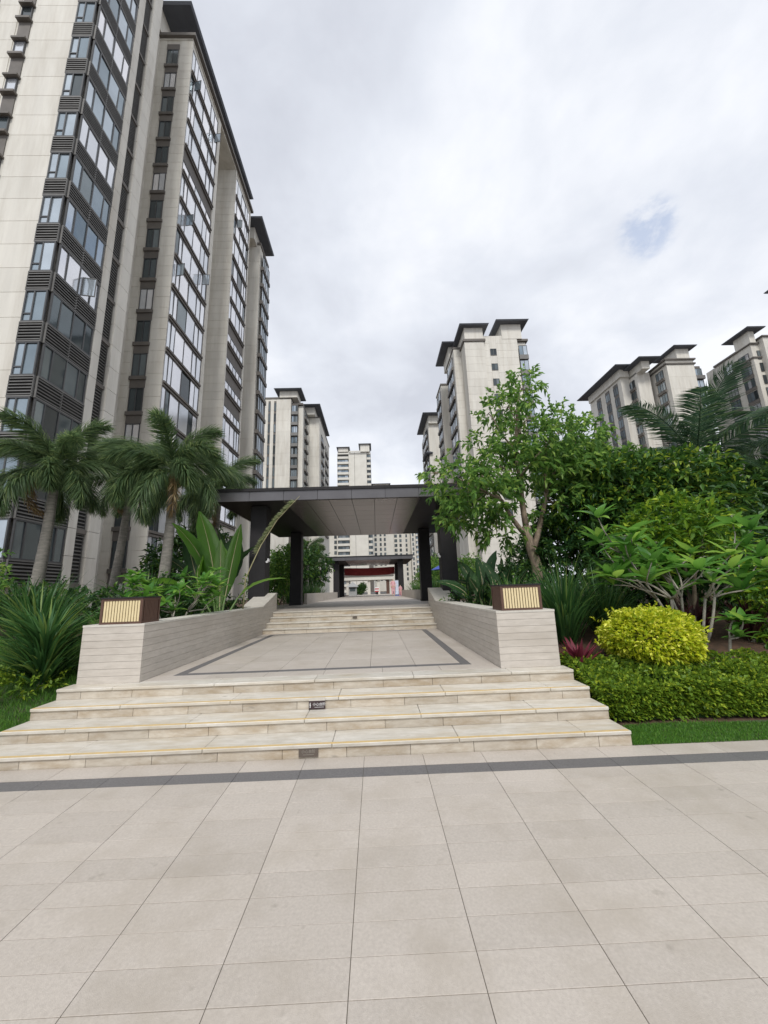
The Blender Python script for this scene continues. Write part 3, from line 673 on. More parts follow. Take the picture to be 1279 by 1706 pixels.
# --- far towers on the axis
def far_tower(label, x0, x1, y, top, dark, strips, balc=None, m='wallwhite', fl=3.0):
    t = thing('apartment_tower', label, 'building', ((x0+x1)/2, y+8, .9))
    mass(t, 'wall', x0, x1, y, y+16, .9, top, M[m]); g = Fac(t, 'S', y)
    n = int((top-4)/fl)
    for (a, b_) in strips:
        for k in range(2, n): g.window(a, b_, 1.2+fl*k, 1.2+fl*k+1.9, 2, off=.05, glass='glassdark', bar=.12)
    if balc:
        a, b_ = balc
        g.box('balcony_shade_sheet', a, b_, 4, top-1, 0, .06, M['recessshade'])  # flat dark sheet on the wall, painted shade behind the balconies
        for k in range(1, n+1): g.box('balcony', a-.1, b_, 1+fl*k, 1+fl*k+1.25, .05, 1.3, M['wallwhite'])
        for k in range(1, n): g.window(a+.3, b_-.3, 2.3+fl*k, 3.9+fl*k, 3, off=.07, glass='glass', bar=.12)
    return t
t = far_tower('white far tower in the centre with a stack of balconies on its left side', -19.4, -3.3, 200, 77, 0, [], (-19.3, -13.2))
mass(t, 'wall', -3.3, -1.0, 201, 216, .9, 77, M['spandrel'])
g = Fac(t, 'S', 201)
for k in range(5, 26): g.box('window_band', -3.2, -1.1, 1.4+3*k-.5, 1.4+3*k+.8, 0, .2, M['wallwhite']); g.window(-3.2, -1.1, 1.4+3*k+.9, 1.4+3*k+2.3, 2, off=.02, glass='glassdark')
g = Fac(t, 'S', 200); g.box('wall_joint', -10.05, -9.9, 5, 77, -.01, .03, M['spandrel'])
roof(t, -7.6, -.6, 198.5, 210, 81.5, over=1.0, ph=4.4); roof(t, -19.8, -12.5, 198.5, 210, 79.8, over=1.0, ph=2.5); Fac(t, 'S', 199).box('parapet_wall', -12.9, -3.3, 76.9, 77.5, -.3, 0.1, M['wallwhite'])
t = far_tower('pale far tower whose top just clears the portico roof right of centre', -1.0, 11.4, 232, 66, 0, [(-.2, 1.2), (3.0, 4.2), (5.6, 6.8)]); roof(t, -1.2, 10.9, 230, 242, 67.3, over=1.0, ph=1.5)
far_tower('pale far block with small windows just left of the right portico column', 11.5, 22.6, 240, 58, 0, [(12.4, 14.2), (15.6, 17), (19.5, 20.6)])
far_tower('distant right-hand pale block with a column of balconies beside the portico column', 22.7, 31, 236, 56, 0, [(23.4, 24.4)], (25.6, 30.8))
far_tower('pale far block glimpsed between the left portico columns and trees', -36, -19.6, 215, 50, 0, [(-34, -32), (-28, -26.5), (-23, -21.5)])

# --- right tower (stepped plan)
T4 = thing('apartment_tower', 'beige tower right of centre with stepped dark eaves and small square front windows', 'building', (22, 66, .9))
mass(T4, 'wall', 17.3, 20.9, 61.3, 76, .9, 45.5, M['wall']); mass(T4, 'wall', 20.9, 27.2, 61.7, 76, .9, 46.9, M['wall']); mass(T4, 'wall', 27.2, 28.9, 62.2, 76, .9, 45.8, M['wall'])
g = Fac(T4, 'S', 61.3); g.clad(17.3, 20.9, 1, 45.4, 1.5, th=.05); g = Fac(T4, 'S', 61.7); g.clad(20.95, 22.0, 1, 46.8, 1.5, th=.05); g.clad(23.2, 27.1, 1, 46.8, 1.5, th=.05)
for k in range(4, 15):
    z0 = 1.5+3*k-.6; g.window(22.02, 23.15, z0, z0+1.3, 2, off=.05, glass='glassdark', bar=.08); g.box('spandrel', 22.02, 23.18, z0+1.32, z0+2.98, 0, .05, M['wall'])
    q = Fac(T4, 'S', 62.2); q.window(27.35, 28.9, z0, z0+2.0, 2, off=.4, glass='glass', bar=.08); q.box('balcony_slab', 27.3, 28.95, z0-.9, z0-.03, 0, .7, M['louvre'])
cornice(T4, 17.3, 20.9, 61.3, 76, 45.5, pr=.25, h=.45); cornice(T4, 27.2, 28.9, 62.2, 70, 45.9, pr=.4, h=.4)
roof(T4, 16.4, 21.8, 60.2, 69, 48.5, over=1.0, ph=2.8); roof(T4, 23.2, 29.3, 60.4, 70, 49.4, over=1.2, ph=3.2)
mass(T4, 'wall', 15.9, 17.45, 64.2, 71, .9, 46, M['wall']); mass(T4, 'wall', 17.45, 18.4, 64.5, 71, .9, 46, M['spandrel'])
Fac(T4, 'S', 64.2).clad(15.9, 17.42, 1, 45.9, 1.5, th=.05)
for k in range(4, 15):
    z0 = 1.5+3*k-.6; Fac(T4, 'S', 64.5).window(17.5, 18.3, z0, z0+2.0, 1, off=.05, glass='glassdark'); Fac(T4, 'S', 64.5).box('spandrel', 17.48, 18.35, z0+2.05, z0+2.95, 0, .12, M['wall'])
    w_ = Fac(T4, 'W', 15.9); w_.window(65.2, 70.4, z0, z0+2.2, 5, off=.05, glass='glass' if k % 3 else 'glasspale', mixed=.35, bar=.08); w_.box('balcony_slab', 65.1, 70.5, z0-.65, z0-.03, 0, .35, M['spandrel'])
    w_ = Fac(T4, 'W', 15.7); w_.window(78, 82.4, z0, z0+2.2, 4, off=.05, glass='glass', mixed=.35, bar=.08); w_.box('balcony_slab', 77.9, 82.5, z0-.65, z0-.03, 0, .35, M['spandrel'])
cornice(T4, 15.9, 17.4, 64.2, 71, 46, pr=.15, h=.35); roof(T4, 14.2, 18.3, 65.8, 74.2, 48.9, over=1.5, ph=2.8)
mass(T4, 'wall', 15.7, 17.3, 77.1, 83, .9, 46, M['wall']); cornice(T4, 15.7, 17.3, 77.1, 83, 46, pr=.15, h=.35); mass(T4, 'wall', 17.3, 28, 76, 83, .9, 45, M['wall'])
T7 = thing('apartment_tower', 'slim pale tower behind the right tower with a dark mid-height eave', 'building', (20, 104, .9))
mass(T7, 'wall', 15.6, 26, 97.5, 112, .9, 46, M['wall']); roof(T7, 13.9, 26, 95, 110, 48.4, over=1.7, ph=2.4); mass(T7, 'wall', 15.5, 26, 97.3, 112, .9, 36.6, M['wall']); roof(T7, 14.3, 16.4, 96.6, 104, 37.6, over=.5, pent=False)
w_ = Fac(T7, 'W', 15.5)
for k in range(2, 15): z0 = 1.4+3*k; w_.window(99, 108, z0, z0+2.1, 5, off=.12, glass='glass', mixed=.35, bar=.1); w_.box('balcony_slab', 98.9, 108.1, z0-.6, z0-.03, 0.1, .4, M['spandrel'])

# --- two towers at the far right
T5 = thing('apartment_tower', 'beige tower with three stepped dark roofs behind the coconut palm crown', 'building', (75, 84, .9))
zt = 53
mass(T5, 'wall', 70.3, 77, 80, 92, .9, zt, M['wall']); Fac(T5, 'S', 80).clad(70.3, 76.9, 30, zt-1.2, 3, th=.05); cornice(T5, 70.3, 77, 80, 92, zt-1.1, pr=.3, h=.35); cornice(T5, 70.3, 77, 80, 92, zt, pr=.4, h=.35)
mass(T5, 'wall', 77, 79.3, 81, 92, .9, zt-1, M['spandrel'])
mass(T5, 'wall', 66.2, 69.5, 84.5, 95, .9, zt-.3, M['wall']); roof(T5, 64.5, 69.8, 80.5, 92, zt+1.6, over=1.7, ph=2.2)
mass(T5, 'wall', 69.5, 70.3, 86, 95, .9, zt-1, M['spandrel'])
mass(T5, 'wall', 63.9, 67, 87.1, 101, .9, zt, M['wall']); roof(T5, 61.2, 68, 84.3, 103, zt+2, over=2.2, ph=2.2)
roof(T5, 71.9, 77.6, 78.6, 86, zt+3.2, over=1.3, ph=3.2)
for k in range(9, 17):
    z0 = 1.2+3*k
    a_ = Fac(T5, 'W', 70.3); a_.window(81.2, 83.6, z0, z0+2.1, 3, off=.05, glass='glass', bar=.1); a_.box('balcony_slab', 81.1, 83.7, z0-.7, z0-.03, 0, .4, M['spandrel'])
    a_ = Fac(T5, 'W', 66.2); a_.window(85.4, 88, z0, z0+2.1, 3, off=.05, glass='glass', mixed=.4, bar=.1); a_.box('balcony_slab', 85.3, 88.1, z0-.7, z0-.03, 0, .4, M['spandrel'])
    a_ = Fac(T5, 'W', 63.9)
    for y in (88.5, 92, 96): a_.window(y, y+1.8, z0, z0+2.2, 2, off=.05, glass='glassdark', bar=.1); a_.box('spandrel', y, y+1.8, z0+2.25, z0+2.95, 0, .08, M['spandrel'])
    b_ = Fac(T5, 'S', 81); b_.window(77.1, 79.3, z0, z0+2.0, 2, off=.2, glass='glass', bar=.1); b_.box('balcony_slab', 77, 79.4, z0-.9, z0-.03, 0, .8, M['louvre'])
    Fac(T5, 'S', 87.1).window(65.9, 66.8, z0+.5, z0+1.7, 1, off=.05, glass='glassdark')
T6 = thing('apartment_tower', 'beige tower cut by the right edge, with tall window columns and flared roof', 'building', (90, 80, .9))
mass(T6, 'wall', 85.5, 99, 74.4, 86, .9, 53.0, M['wall']); cornice(T6, 85.5, 99, 74.4, 83.2, 53.0, pr=.35, h=.4); cornice(T6, 85.5, 99, 74.4, 79, 49.6, pr=.25, h=.3)
mass(T6, 'wall', 87.3, 99, 73.2, 80, .9, 54, M['wall']); cornice(T6, 87.3, 99, 73.2, 80, 54, pr=.3, h=.35)
roof(T6, 83.6, 87.9, 72.4, 79.0, 56.2, over=1.5, ph=3)
for k in range(8, 17):
    z0 = 1.3+3*k; a_ = Fac(T6, 'W', 85.5)
    for (y, y2) in ((75.2, 77.6), (79.2, 81.6)):
        a_.window(y, y2, z0, z0+2.1, 3, off=.02, glass='glass' if k % 2 else 'glasspale', mixed=.25, bar=.09); a_.box('balcony_slab', y-.1, y2+.1, z0-.75, z0-.03, 0, .12, M['spandrel'])
    Fac(T6, 'S', 74.4).window(86.5, 87.2, z0, z0+2.1, 1, off=.05, glass='glassdark')
    Fac(T6, 'S', 73.2).window(88.0, 89.6, z0, z0+2.1, 2, off=.05, glass='glassdark', bar=.1)
T8 = thing('apartment_tower', 'nearest right tower of which only the dark eave tip enters the frame', 'building', (82, 62, .9))
mass(T8, 'wall', 76.4, 90, 50, 58, .9, 51.4, M['wall']); roof(T8, 74.2, 90, 49, 60.2, 53.9, over=2.1, ph=2.6)

# ------------------------------------------------------------------ things beyond the porticos
t = thing('gate_building', 'white entrance gate canopy on pale pillars at the far end of the walkway', 'gate', (-1, 60, ZD))
obj('canopy', MB().box(-3.9, 3.7, 0, 5, 2.2, 2.75).mesh('canopy', M['wallwhite']), t); obj('top_edge', MB().box(-4, 3.8, -.1, 5.1, 2.75, 2.95).mesh('edge', M['spandrel']), t)
for x in (-.1, 1.4, -3.4, 3.3): obj('pillar', MB().box(x-.22, x+.22, .3, .8, 0, 2.2).mesh('pillar', M['wall']), t)
obj('side_panel', MB().box(2.6, 3.1, .3, .5, 0, 2.2).mesh('panel', M['wood']), t)
t = thing('guard_booth', 'small grey booth with peaked roof beside the left column of the second portico', 'booth', (-3.0, 50, ZD))
obj('cabin', MB().box(-.5, .5, -.4, .4, 0, 1.1).mesh('cabin', M['grey']), t); obj('window', MB().box(-.35, .35, -.42, -.4, .55, 1.0).mesh('window', M['glassdark']), t)
b = MB(); b.v += [(-.75, -.65, 1.1), (.75, -.65, 1.1), (.75, .65, 1.1), (-.75, .65, 1.1), (0, 0, 1.75)]; b.f += [(0, 1, 4), (1, 2, 4), (2, 3, 4), (3, 0, 4), (3, 2, 1, 0)]; b.m += [0]*5
obj('roof', b.mesh('roof', M['grey']), t)
b = MB(); n = 24
for i in range(n):
    x0, x1 = -3.57+5.73*i/n, -3.57+5.73*(i+1)/n; s0, s1 = .10*math.sin(i/n*math.pi), .10*math.sin((i+1)/n*math.pi)
    b.poly([(x0, .03*math.sin(i*1.3), 3.45-s0), (x1, .03*math.sin((i+1)*1.3), 3.45-s1), (x1, 0, 4.28-s1*.8), (x0, 0, 4.28-s0*.8)])
tag(obj('banner', b.mesh('banner', M['red']), loc=(0, 43.9, 0)), 'long red cloth banner stretched between the rear columns of the second portico', 'banner')
t = thing('road_barrier', 'small red and white striped board standing before the gate pillars', 'barrier', (.1, 56, ZD))
for i in range(4): obj('stripe', MB().box(-.28, .28, -.03, .03, .35+i*.17, .35+(i+1)*.17).mesh('stripe', M['red'] if i % 2 == 0 else M['white']), t)
obj('stand', MB().box(-.2, .2, -.05, .05, 0, .35).mesh('stand', M['metal']), t)
t = thing('display_board', 'upright pale blue poster board on the walkway beside the figure in pink', 'board', (2.08, 37.3, ZD))
obj('panel', MB().box(-.24, .24, -.03, .03, .12, 1.45).mesh('panel', M['paleblue']), t); obj('frame', MB().box(-.27, -.242, -.04, .04, .0, 1.48).box(.242, .27, -.04, .04, 0, 1.48).box(-.242, .242, -.04, .04, 1.452, 1.48).mesh('frame', M['grey']), t)
obj('base', MB().box(-.3, .3, -.15, .15, 0, .05).mesh('base', M['blue']), t)
t = thing('parasol', 'blue parasol half hidden behind the right portico column', 'parasol', (4.55, 24, 1.05))
b = MB(); b.v += [(0, 0, 2.3)]+[(1.1*math.cos(i*math.pi/4), 1.1*math.sin(i*math.pi/4), 1.75) for i in range(8)]; b.f += [(0, 1+i, 1+(i+1) % 8) for i in range(8)]; b.m += [0]*8
obj('canopy', b.mesh('canopy', M['blue']), t); obj('pole', MB().tube([(0, 0, 0), (0, 0, 2.25)], .03).mesh('pole', M['grey']), t)

def skinmesh(name, joints, edges, m, parent, sub=1):
    me = bpy.data.meshes.new(name); me.from_pydata([j[:3] for j in joints], edges, []); me.materials.append(m)
    o = obj(name, me, parent); o.modifiers.new('skin', 'SKIN')
    if not me.skin_vertices:
        bm = bmesh.new(); bm.from_mesh(me); bm.verts.layers.skin.verify(); bm.to_mesh(me); bm.free()
    for i, j in enumerate(joints):
        me.skin_vertices[0].data[i].radius = (j[3], j[4] if len(j) > 4 else j[3]); me.skin_vertices[0].data[i].use_root = (i == 0)
    s = o.modifiers.new('sub', 'SUBSURF'); s.levels = s.render_levels = sub
    for f in me.polygons: f.use_smooth = True
    return o
def person(label, loc, h, rz, cloth):
    t = thing('person', label, 'person', loc, rz); k = h/1.7; t.scale = (k, k, k)
    J = [(0, 0, .95, .13, .1), (0, 0, 1.12, .12, .09), (0, 0, 1.32, .15, .1), (0, 0, 1.43, .09, .07), (0, 0, 1.5, .05), (0, -.01, 1.6, .085, .1), (0, -.01, 1.68, .06, .07),
         (-.1, 0, .86, .09), (-.1, 0, .5, .06), (-.1, .01, .1, .04), (-.1, -.12, .04, .035), (.1, 0, .86, .09), (.1, -.03, .5, .06), (.1, .02, .1, .04), (.1, -.1, .04, .035),
         (-.19, 0, 1.38, .05), (-.24, 0, 1.1, .04), (-.22, -.06, .86, .03), (-.22, -.08, .78, .03), (.19, 0, 1.38, .05), (.24, 0, 1.1, .04), (.2, -.12, .9, .03), (.18, -.18, .84, .03)]
    E_ = [(0, 1), (1, 2), (2, 3), (3, 4), (4, 5), (5, 6), (0, 7), (7, 8), (8, 9), (9, 10), (0, 11), (11, 12), (12, 13), (13, 14), (3, 15), (15, 16), (16, 17), (17, 18), (3, 19), (19, 20), (20, 21), (21, 22)]
    skinmesh('body', J, E_, M['skin'], t)
    Jc = [(0, 0, .92, .16, .13), (0, 0, 1.12, .145, .115), (0, 0, 1.32, .17, .125), (0, 0, 1.42, .12, .09), (-.19, 0, 1.38, .065), (-.235, 0, 1.14, .055), (-.225, -.05, .95, .045), (.19, 0, 1.38, .065), (.235, 0, 1.14, .055), (.205, -.1, .96, .045)]
    skinmesh('jacket', Jc, [(0, 1), (1, 2), (2, 3), (3, 4), (4, 5), (5, 6), (3, 7), (7, 8), (8, 9)], cloth, t)
    skinmesh('trousers', [(0, 0, .94, .14, .12), (-.1, 0, .84, .105), (-.1, 0, .5, .08), (-.1, .01, .14, .065), (.1, 0, .84, .105), (.1, -.03, .5, .08), (.1, .02, .14, .065)], [(0, 1), (1, 2), (2, 3), (0, 4), (4, 5), (5, 6)], cloth, t)
    skinmesh('hair', [(0, .02, 1.66, .1, .11), (0, .05, 1.58, .08, .07)], [(0, 1)], M['hair'], t)
person('person standing in all pink clothes beside the pale display board', (1.62, 37, ZD), 1.6, .2, M['pink'])
person('small child in pale pink standing right of the display board by the low wall', (2.0, 32.0, ZD), .95, -.3, M['pink'])

# ------------------------------------------------------------------ vegetation
def unit(v): return v/np.maximum(np.linalg.norm(v, axis=-1, keepdims=True), 1e-9)
def leaves(P, D, length, width, fold=.25, droop=.15, wide=.45):
    """P base points (n,3), D directions (n,3) -> verts, tris (4 verts, 2 tris per leaf)"""
    n = len(P); D = unit(D); L_ = np.broadcast_to(np.asarray(length, float), (n,))[:, None]; W = np.broadcast_to(np.asarray(width, float), (n,))[:, None]
    up = np.array([0, 0, 1.0]) + rng.normal(0, .45, (n, 3)); S = unit(np.cross(D, up)); Nn = np.cross(S, D)
    a = P; mid = P + D*L_*wide - Nn*W*0.0
    l = mid + S*W*.5 + Nn*W*fold; r = mid - S*W*.5 + Nn*W*fold; tip = P + D*L_ - np.array([0, 0, 1.0])*L_*droop
    V = np.stack([a, l, tip, r], 1).reshape(-1, 3); b = np.arange(n)[:, None]*4
    T_ = np.concatenate([b+[0, 1, 2], b+[0, 2, 3]], 1).reshape(-1, 3); return V, T_
def cat(parts):
    V = []; T_ = []; o = 0
    for v, t in parts: V.append(v); T_.append(t+o); o += len(v)
    return np.concatenate(V), np.concatenate(T_)
def rdir(n, up=0.0):
    d = rng.normal(0, 1, (n, 3)); d[:, 2] += up; return unit(d)
def blob_sprays(blobs, leaf, per=9, twig=.35, droop=.2, aspect=.38, updir=.1, hollow=.45):
    """blobs: (cx,cy,cz,rx,ry,rz,n twigs). leaves in sprays around twig ends, mostly near the surface"""
    out_ = []
    for (cx_, cy_, cz_, rx, ry, rz, n) in blobs:
        d = rdir(n); rr = hollow+(1-hollow)*rng.random(n)**.5; rr *= 1+rng.normal(0, .10, n)
        base = np.array([cx_, cy_, cz_]) + d*np.array([rx, ry, rz])*rr[:, None]
        td = unit(d*.8 + rng.normal(0, .5, (n, 3)) + np.array([0, 0, updir]))
        k = np.repeat(np.arange(n), per); s = np.tile(np.linspace(.15, 1, per), n)
        P = base[k] + td[k]*(s*twig)[:, None]
        D = td[k]*(.35+.7*s[:, None]) + rng.normal(0, .62, (len(k), 3))
        ll = leaf*(.7+.6*rng.random(len(k)))
        out_.append(leaves(P, D, ll, ll*aspect, droop=droop))
    return cat(out_)
def limb(mb, a, b, ra, rb, bend=.12, n=5, k=7):
    a, b = Vector(a), Vector(b); L_ = (b-a).length; off = Vector((random.uniform(-1, 1), random.uniform(-1, 1), random.uniform(-.3, .5)))*L_*bend
    pts = [a.lerp(b, t)+off*math.sin(math.pi*t) for t in [i/(n-1) for i in range(n)]]
    mb.tube(pts, [ra+(rb-ra)*i/(n-1) for i in range(n)], k); return pts

# main tree behind the right lantern
def main_tree():
    t = thing('garden_tree', 'tall leafy tree with forked pale brown trunk rising behind the right lantern', 'tree', (4.45, 10.5, .9))
    O = Vector(t.location); b = MB()
    Q = lambda x, z, y=10.5: Vector((x, y, z))-O
    b.tube([Q(4.48, .7), Q(4.42, 1.6), Q(4.45, 2.2), Q(4.30, 2.9), Q(4.28, 3.3)], [.17, .15, .135, .13, .12], 10)
    tips = []
    def br(a, c, r0, r1): p = limb(b, a, c, r0, r1, .07); tips.append(p[-1]); return p
    m1 = br(Q(4.28, 3.25), Q(4.22, 4.7, 10.4), .09, .07); m2 = br(m1[-1], Q(4.35, 6.4), .07, .045); m3 = br(m2[-1], Q(4.55, 7.6), .045, .02)
    l1 = br(Q(4.3, 2.95), Q(3.6, 4.0, 10.3), .075, .05); l2 = br(l1[-1], Q(2.6, 4.5, 10.1), .05, .02); br(l1[-1], Q(3.2, 5.0, 10.8), .045, .02)
    r1 = br(Q(4.4, 2.6), Q(5.1, 4.3, 10.8), .085, .06); r2 = br(r1[-1], Q(6.3, 5.9, 11), .05, .02); br(r1[-1], Q(5.1, 5.8, 10.4), .045, .02); br(m1[-1], Q(5.3, 5.9, 10), .045, .02)
    br(m1[2], Q(3.3, 5.1, 11), .04, .02); br(m2[2], Q(3.6, 6.3, 10.2), .035, .015); br(m2[3], Q(5.0, 6.9, 10.9), .035, .015)
    blobs = [(2.45, 10.2, 4.5, .75, .9, .48, 95), (3.1, 10.1, 4.2, .8, .9, .6, 130), (2.6, 10.5, 3.75, .75, .7, .4, 90), (3.7, 10.3, 5.0, .8, .9, .55, 130), (4.4, 10.4, 6.0, .7, .8, .6, 95), (4.6, 10.5, 7.5, .5, .55, .5, 60), (4.1, 10.4, 6.9, .5, .5, .35, 50),
             (5.3, 10.5, 5.9, .85, .9, .75, 160), (6.3, 10.9, 6.05, .75, .8, .5, 110), (5.0, 10.6, 5.0, .95, .9, .5, 120), (6.0, 10.8, 5.1, .7, .8, .5, 90), (3.4, 10.4, 3.3, .7, .6, .35, 55), (3.2, 10.6, 5.65, .45, .5, .25, 22), (3.55, 10.6, 6.8, .2, .3, .18, 10), (1.9, 10.2, 4.85, .4, .4, .25, 16), (5.2, 10.7, 4.0, .7, .7, .45, 50)]
    blobs = [(a-O.x, c-O.y, d-O.z, e_, f_, g_, n_) for a, c, d, e_, f_, g_, n_ in blobs]
    for (a, c, d, e_, f_, g_, n_) in blobs:
        near = min(tips, key=lambda q: (q-Vector((a, c, d))).length); limb(b, near, (a, c, d), .022, .012, .1, 4, 5)
        for _ in range(5): dd = rdir(1)[0]; limb(b, (a, c, d), (a+dd[0]*e_*.9, c+dd[1]*f_*.9, d+dd[2]*g_*.9), .011, .004, .1, 3, 4)
    obj('trunk', b.mesh('trunk', M['bark'], True), t)
    V, T_ = blob_sprays([(a, c, d, e_, f_, g_, int(n_*.72)) for a, c, d, e_, f_, g_, n_ in blobs], .185, per=9, twig=.36, droop=.35, aspect=.42); obj('crown', tris_mesh('crown', V, T_, M['leaf']), t)
main_tree()

def shrub(name, label, cat_, loc, r, blobs, leaf, m, per=9, bark='bark', twig=.25, group=None, aspect=.4, hollow=.45, trunk_h=None):
    t = thing(name, label, cat_, loc, 0, group); b = MB()
    for (a, c, d, e_, f_, g_, n_) in blobs[:12]: limb(b, (a*.15, c*.15, -.15), (a, c, d), r, r*.25, .12, 5, 6)
    obj('trunk' if cat_ == 'tree' else 'stems', b.mesh('stems', M[bark], True), t)
    V, T_ = blob_sprays(blobs, leaf, per=per, twig=twig, aspect=aspect, hollow=hollow); obj('crown' if cat_ == 'tree' else 'foliage', tris_mesh('foliage', V, T_, M[m]), t)
    return t
# big broad mass of trees on the right
shrub('broadleaf_tree', 'bushy lime green tree in the middle of the right garden below the coconut palm', 'tree', (8.3, 10.6, .9), .12,
      [(-.9, 0, 3.55, 1.3, 1, .8, 300), (.6, -.2, 3.7, 1.2, 1.0, .75, 300), (-.1, -.4, 2.7, 1.6, 1, .9, 260), (1.5, .1, 3.0, 1.1, 1, .9, 200), (-2.0, .2, 2.8, 1.0, .9, .8, 180)], .21, 'leafmix', per=9)
shrub('broadleaf_tree', 'lower yellow-green shrub tree just behind the frangipani crown', 'tree', (6.35, 7.8, .7), .06,
      [(0, 0, 2.15, .75, .6, .5, 170), (.7, .1, 1.9, .6, .6, .5, 120), (-.6, .1, 1.7, .6, .5, .5, 110)], .16, 'leaflime', per=8)
shrub('broadleaf_tree', 'dark dense tree behind the lime tree at the right edge of the view', 'tree', (12.2, 11.6, .9), .16,
      [(-.8, 0, 3.2, 1.7, 1.3, 1.1, 380), (1.3, .2, 3.4, 1.6, 1.3, 1.1, 340), (0, -.3, 1.9, 2.3, 1.3, 1.2, 360), (2.6, .2, 2.4, 1.5, 1.2, 1.4, 260)], .2, 'leafdark')
shrub('broadleaf_tree', 'dark green tree between the forked trunk tree and the lime tree', 'tree', (6.2, 11.2, .9), .12,
      [(0, 0, 2.6, 1.3, 1.1, 1.0, 330), (-.6, -.2, 1.6, 1.2, 1, .9, 280), (1.1, .2, 3.2, 1.0, 1, .9, 220), (.6, .3, 4.0, .8, .8, .5, 100), (1.6, 0, 1.8, 1.2, 1, 1, 240)], .19, 'leafdark')
shrub('broadleaf_tree', 'deep green shrub tree low behind the frangipani stems', 'tree', (7.9, 9.0, .85), .07,
      [(0, 0, 1.0, 1.8, .8, 1.0, 380), (-1.6, -.2, .9, 1.1, .7, .9, 240), (1.8, .1, 1.2, 1.3, .8, 1.1, 260), (-.9, 0, 1.8, 1.0, .7, .6, 160)], .17, 'leafdark')
shrub('broadleaf_tree', 'feathery mid green tree top right of the forked tree in front of the stepped towers', 'tree', (8.0, 13.0, .95), .13,
      [(-.7, 0, 5.2, 1.2, 1, .7, 150), (.6, 0, 5.0, 1.0, .9, .6, 120), (0, 0, 4.3, 1.4, 1, .7, 170), (-1.5, 0, 4.6, .8, .8, .6, 90)], .22, 'leaf', per=9)
shrub('garden_shrub', 'green shrub with drooping leaves at the right edge beside the frangipani', 'shrub', (7.2, 6.9, .55), .03,
      [(0, 0, .6, .6, .5, .5, 110), (.5, 0, 1.0, .6, .5, .5, 90)], .16, 'leaflime')
# beyond the portico
for i, (x, y, h_, m, lb) in enumerate([(-5.0, 19.5, 2.8, 'leaf', 'bushy green tree left of the portico columns with small pale gaps'), (-5.2, 24, 3.6, 'leafdark', 'dark tree behind the left portico column, in front of the far towers'),
        (-5.1, 31, 3.4, 'leafdark', 'dark tree left of the second portico, second row from the stairs'), (-7.5, 38, 4.2, 'leaf', 'green tree farthest left beyond the second portico'), (-7.9, 16, 3.4, 'leafdark', 'dark tree behind the broad-leaved plant on the left'),
        (5.2, 22, 2.3, 'leaf', 'bright green tree right of the portico near the low wall'), (4.3, 29, 2.8, 'leaf', 'green tree right of the second portico behind the low wall'), (6.0, 38, 3.8, 'leafdark', 'dark tree farthest right beyond the second portico'), (-2.2, 57, 1.6, 'leafdark', 'small round tree before the far gate'), (9.5, 24, 3.6, 'leafdark', 'dark tree behind the right planting, under the beige tower')]):
    s = h_/3.2
    shrub('walkway_tree', lb, 'tree', (x, y, 1.0), .06*s, [(0, 0, h_*.62, 1.2*s, 1.1*s, .95*s, 230), (.5*s, .3, h_*.85, .9*s, .9*s, .7*s, 120), (-.5*s, -.2, h_*.4, 1.1*s, .9*s, .8*s, 160)], .2*max(s, .8), m, per=8)

# clipped hedge, yellow bush
def clipped(name, label, cat_, loc, m, V, T_):
    t = tag(obj(name, tris_mesh(name, V, T_, M[m]), loc=loc), label, cat_); return t
def hedge_pts(n, x0, x1, yf, depth, h, zg):
    """points on the skin of a wavy hedge: front, top"""
    u = rng.random(n); x = x0+(x1-x0)*u; w = rng.random(n); F_ = .45
    fr = w < F_
    y = np.where(fr, yf(x)+rng.random(n)*.06, yf(x)+rng.random(n)**1.0*depth); 
    wob = .03*np.sin(x*5.1)+.025*np.sin(x*11.7+1.3)+.02*np.sin(x*23+y*9)
    zt = np.array([zg(yy) for yy in y]) + h + wob
    zgd = np.array([zg(yy) for yy in y])
    z = np.where(fr, zgd+.03+(h+wob)*rng.random(n), zt - np.abs(rng.normal(0, .03, n)))
    nrm = np.stack([rng.normal(0, .5, n), np.where(fr, -1, -.3)+rng.normal(0, .4, n), np.where(fr, .35, 1)+rng.normal(0, .4, n)], 1)
    # rounded shoulder
    edge = (~fr) & (y-yf(x) < .1); z = np.where(edge, z-.05*(1-(y-yf(x))/.1), z)
    return np.stack([x, y, z], 1), nrm
yf = lambda x: 4.88+.05*np.sin(x*2.1)
P, D = hedge_pts(36000, 2.76, 9.5, lambda x: yf(x)+.12*np.exp(-(x-2.76)/.12), 1.0, .36, garden_z)
n_ = 2600; y_ = 4.95+1.0*rng.random(n_); P = np.concatenate([P, np.stack([2.77-.03*rng.random(n_), y_, np.array([garden_z(q) for q in y_])+.36*rng.random(n_)], 1)]); D = np.concatenate([D, np.stack([-1+rng.normal(0, .4, n_), rng.normal(0, .5, n_), .4+rng.normal(0, .4, n_)], 1)])
ll = .058*(.7+.6*rng.random(len(P))); V, T_ = leaves(P-D*0, D, ll, ll*.62)
core = MB(); n = 26
for i in range(n):
    x0, x1 = 2.84+6.6*i/n, 2.84+6.6*(i+1)/n
    core.prism([(4.97, -.02), (4.97, .25), (5.07, .31), (5.75, .44), (5.75, .1)], 'x', x0, x1)
V, T_ = cat([(V, T_), blob_sprays([(6.1, 5.35, .45, 3.3, .45, .08, 240), (4.0, 4.95, .2, 1.3, .08, .2, 80), (7.5, 4.95, .2, 2, .08, .2, 60)], .06, per=7, twig=.09, droop=.1, aspect=.55, updir=.9, hollow=.1)])
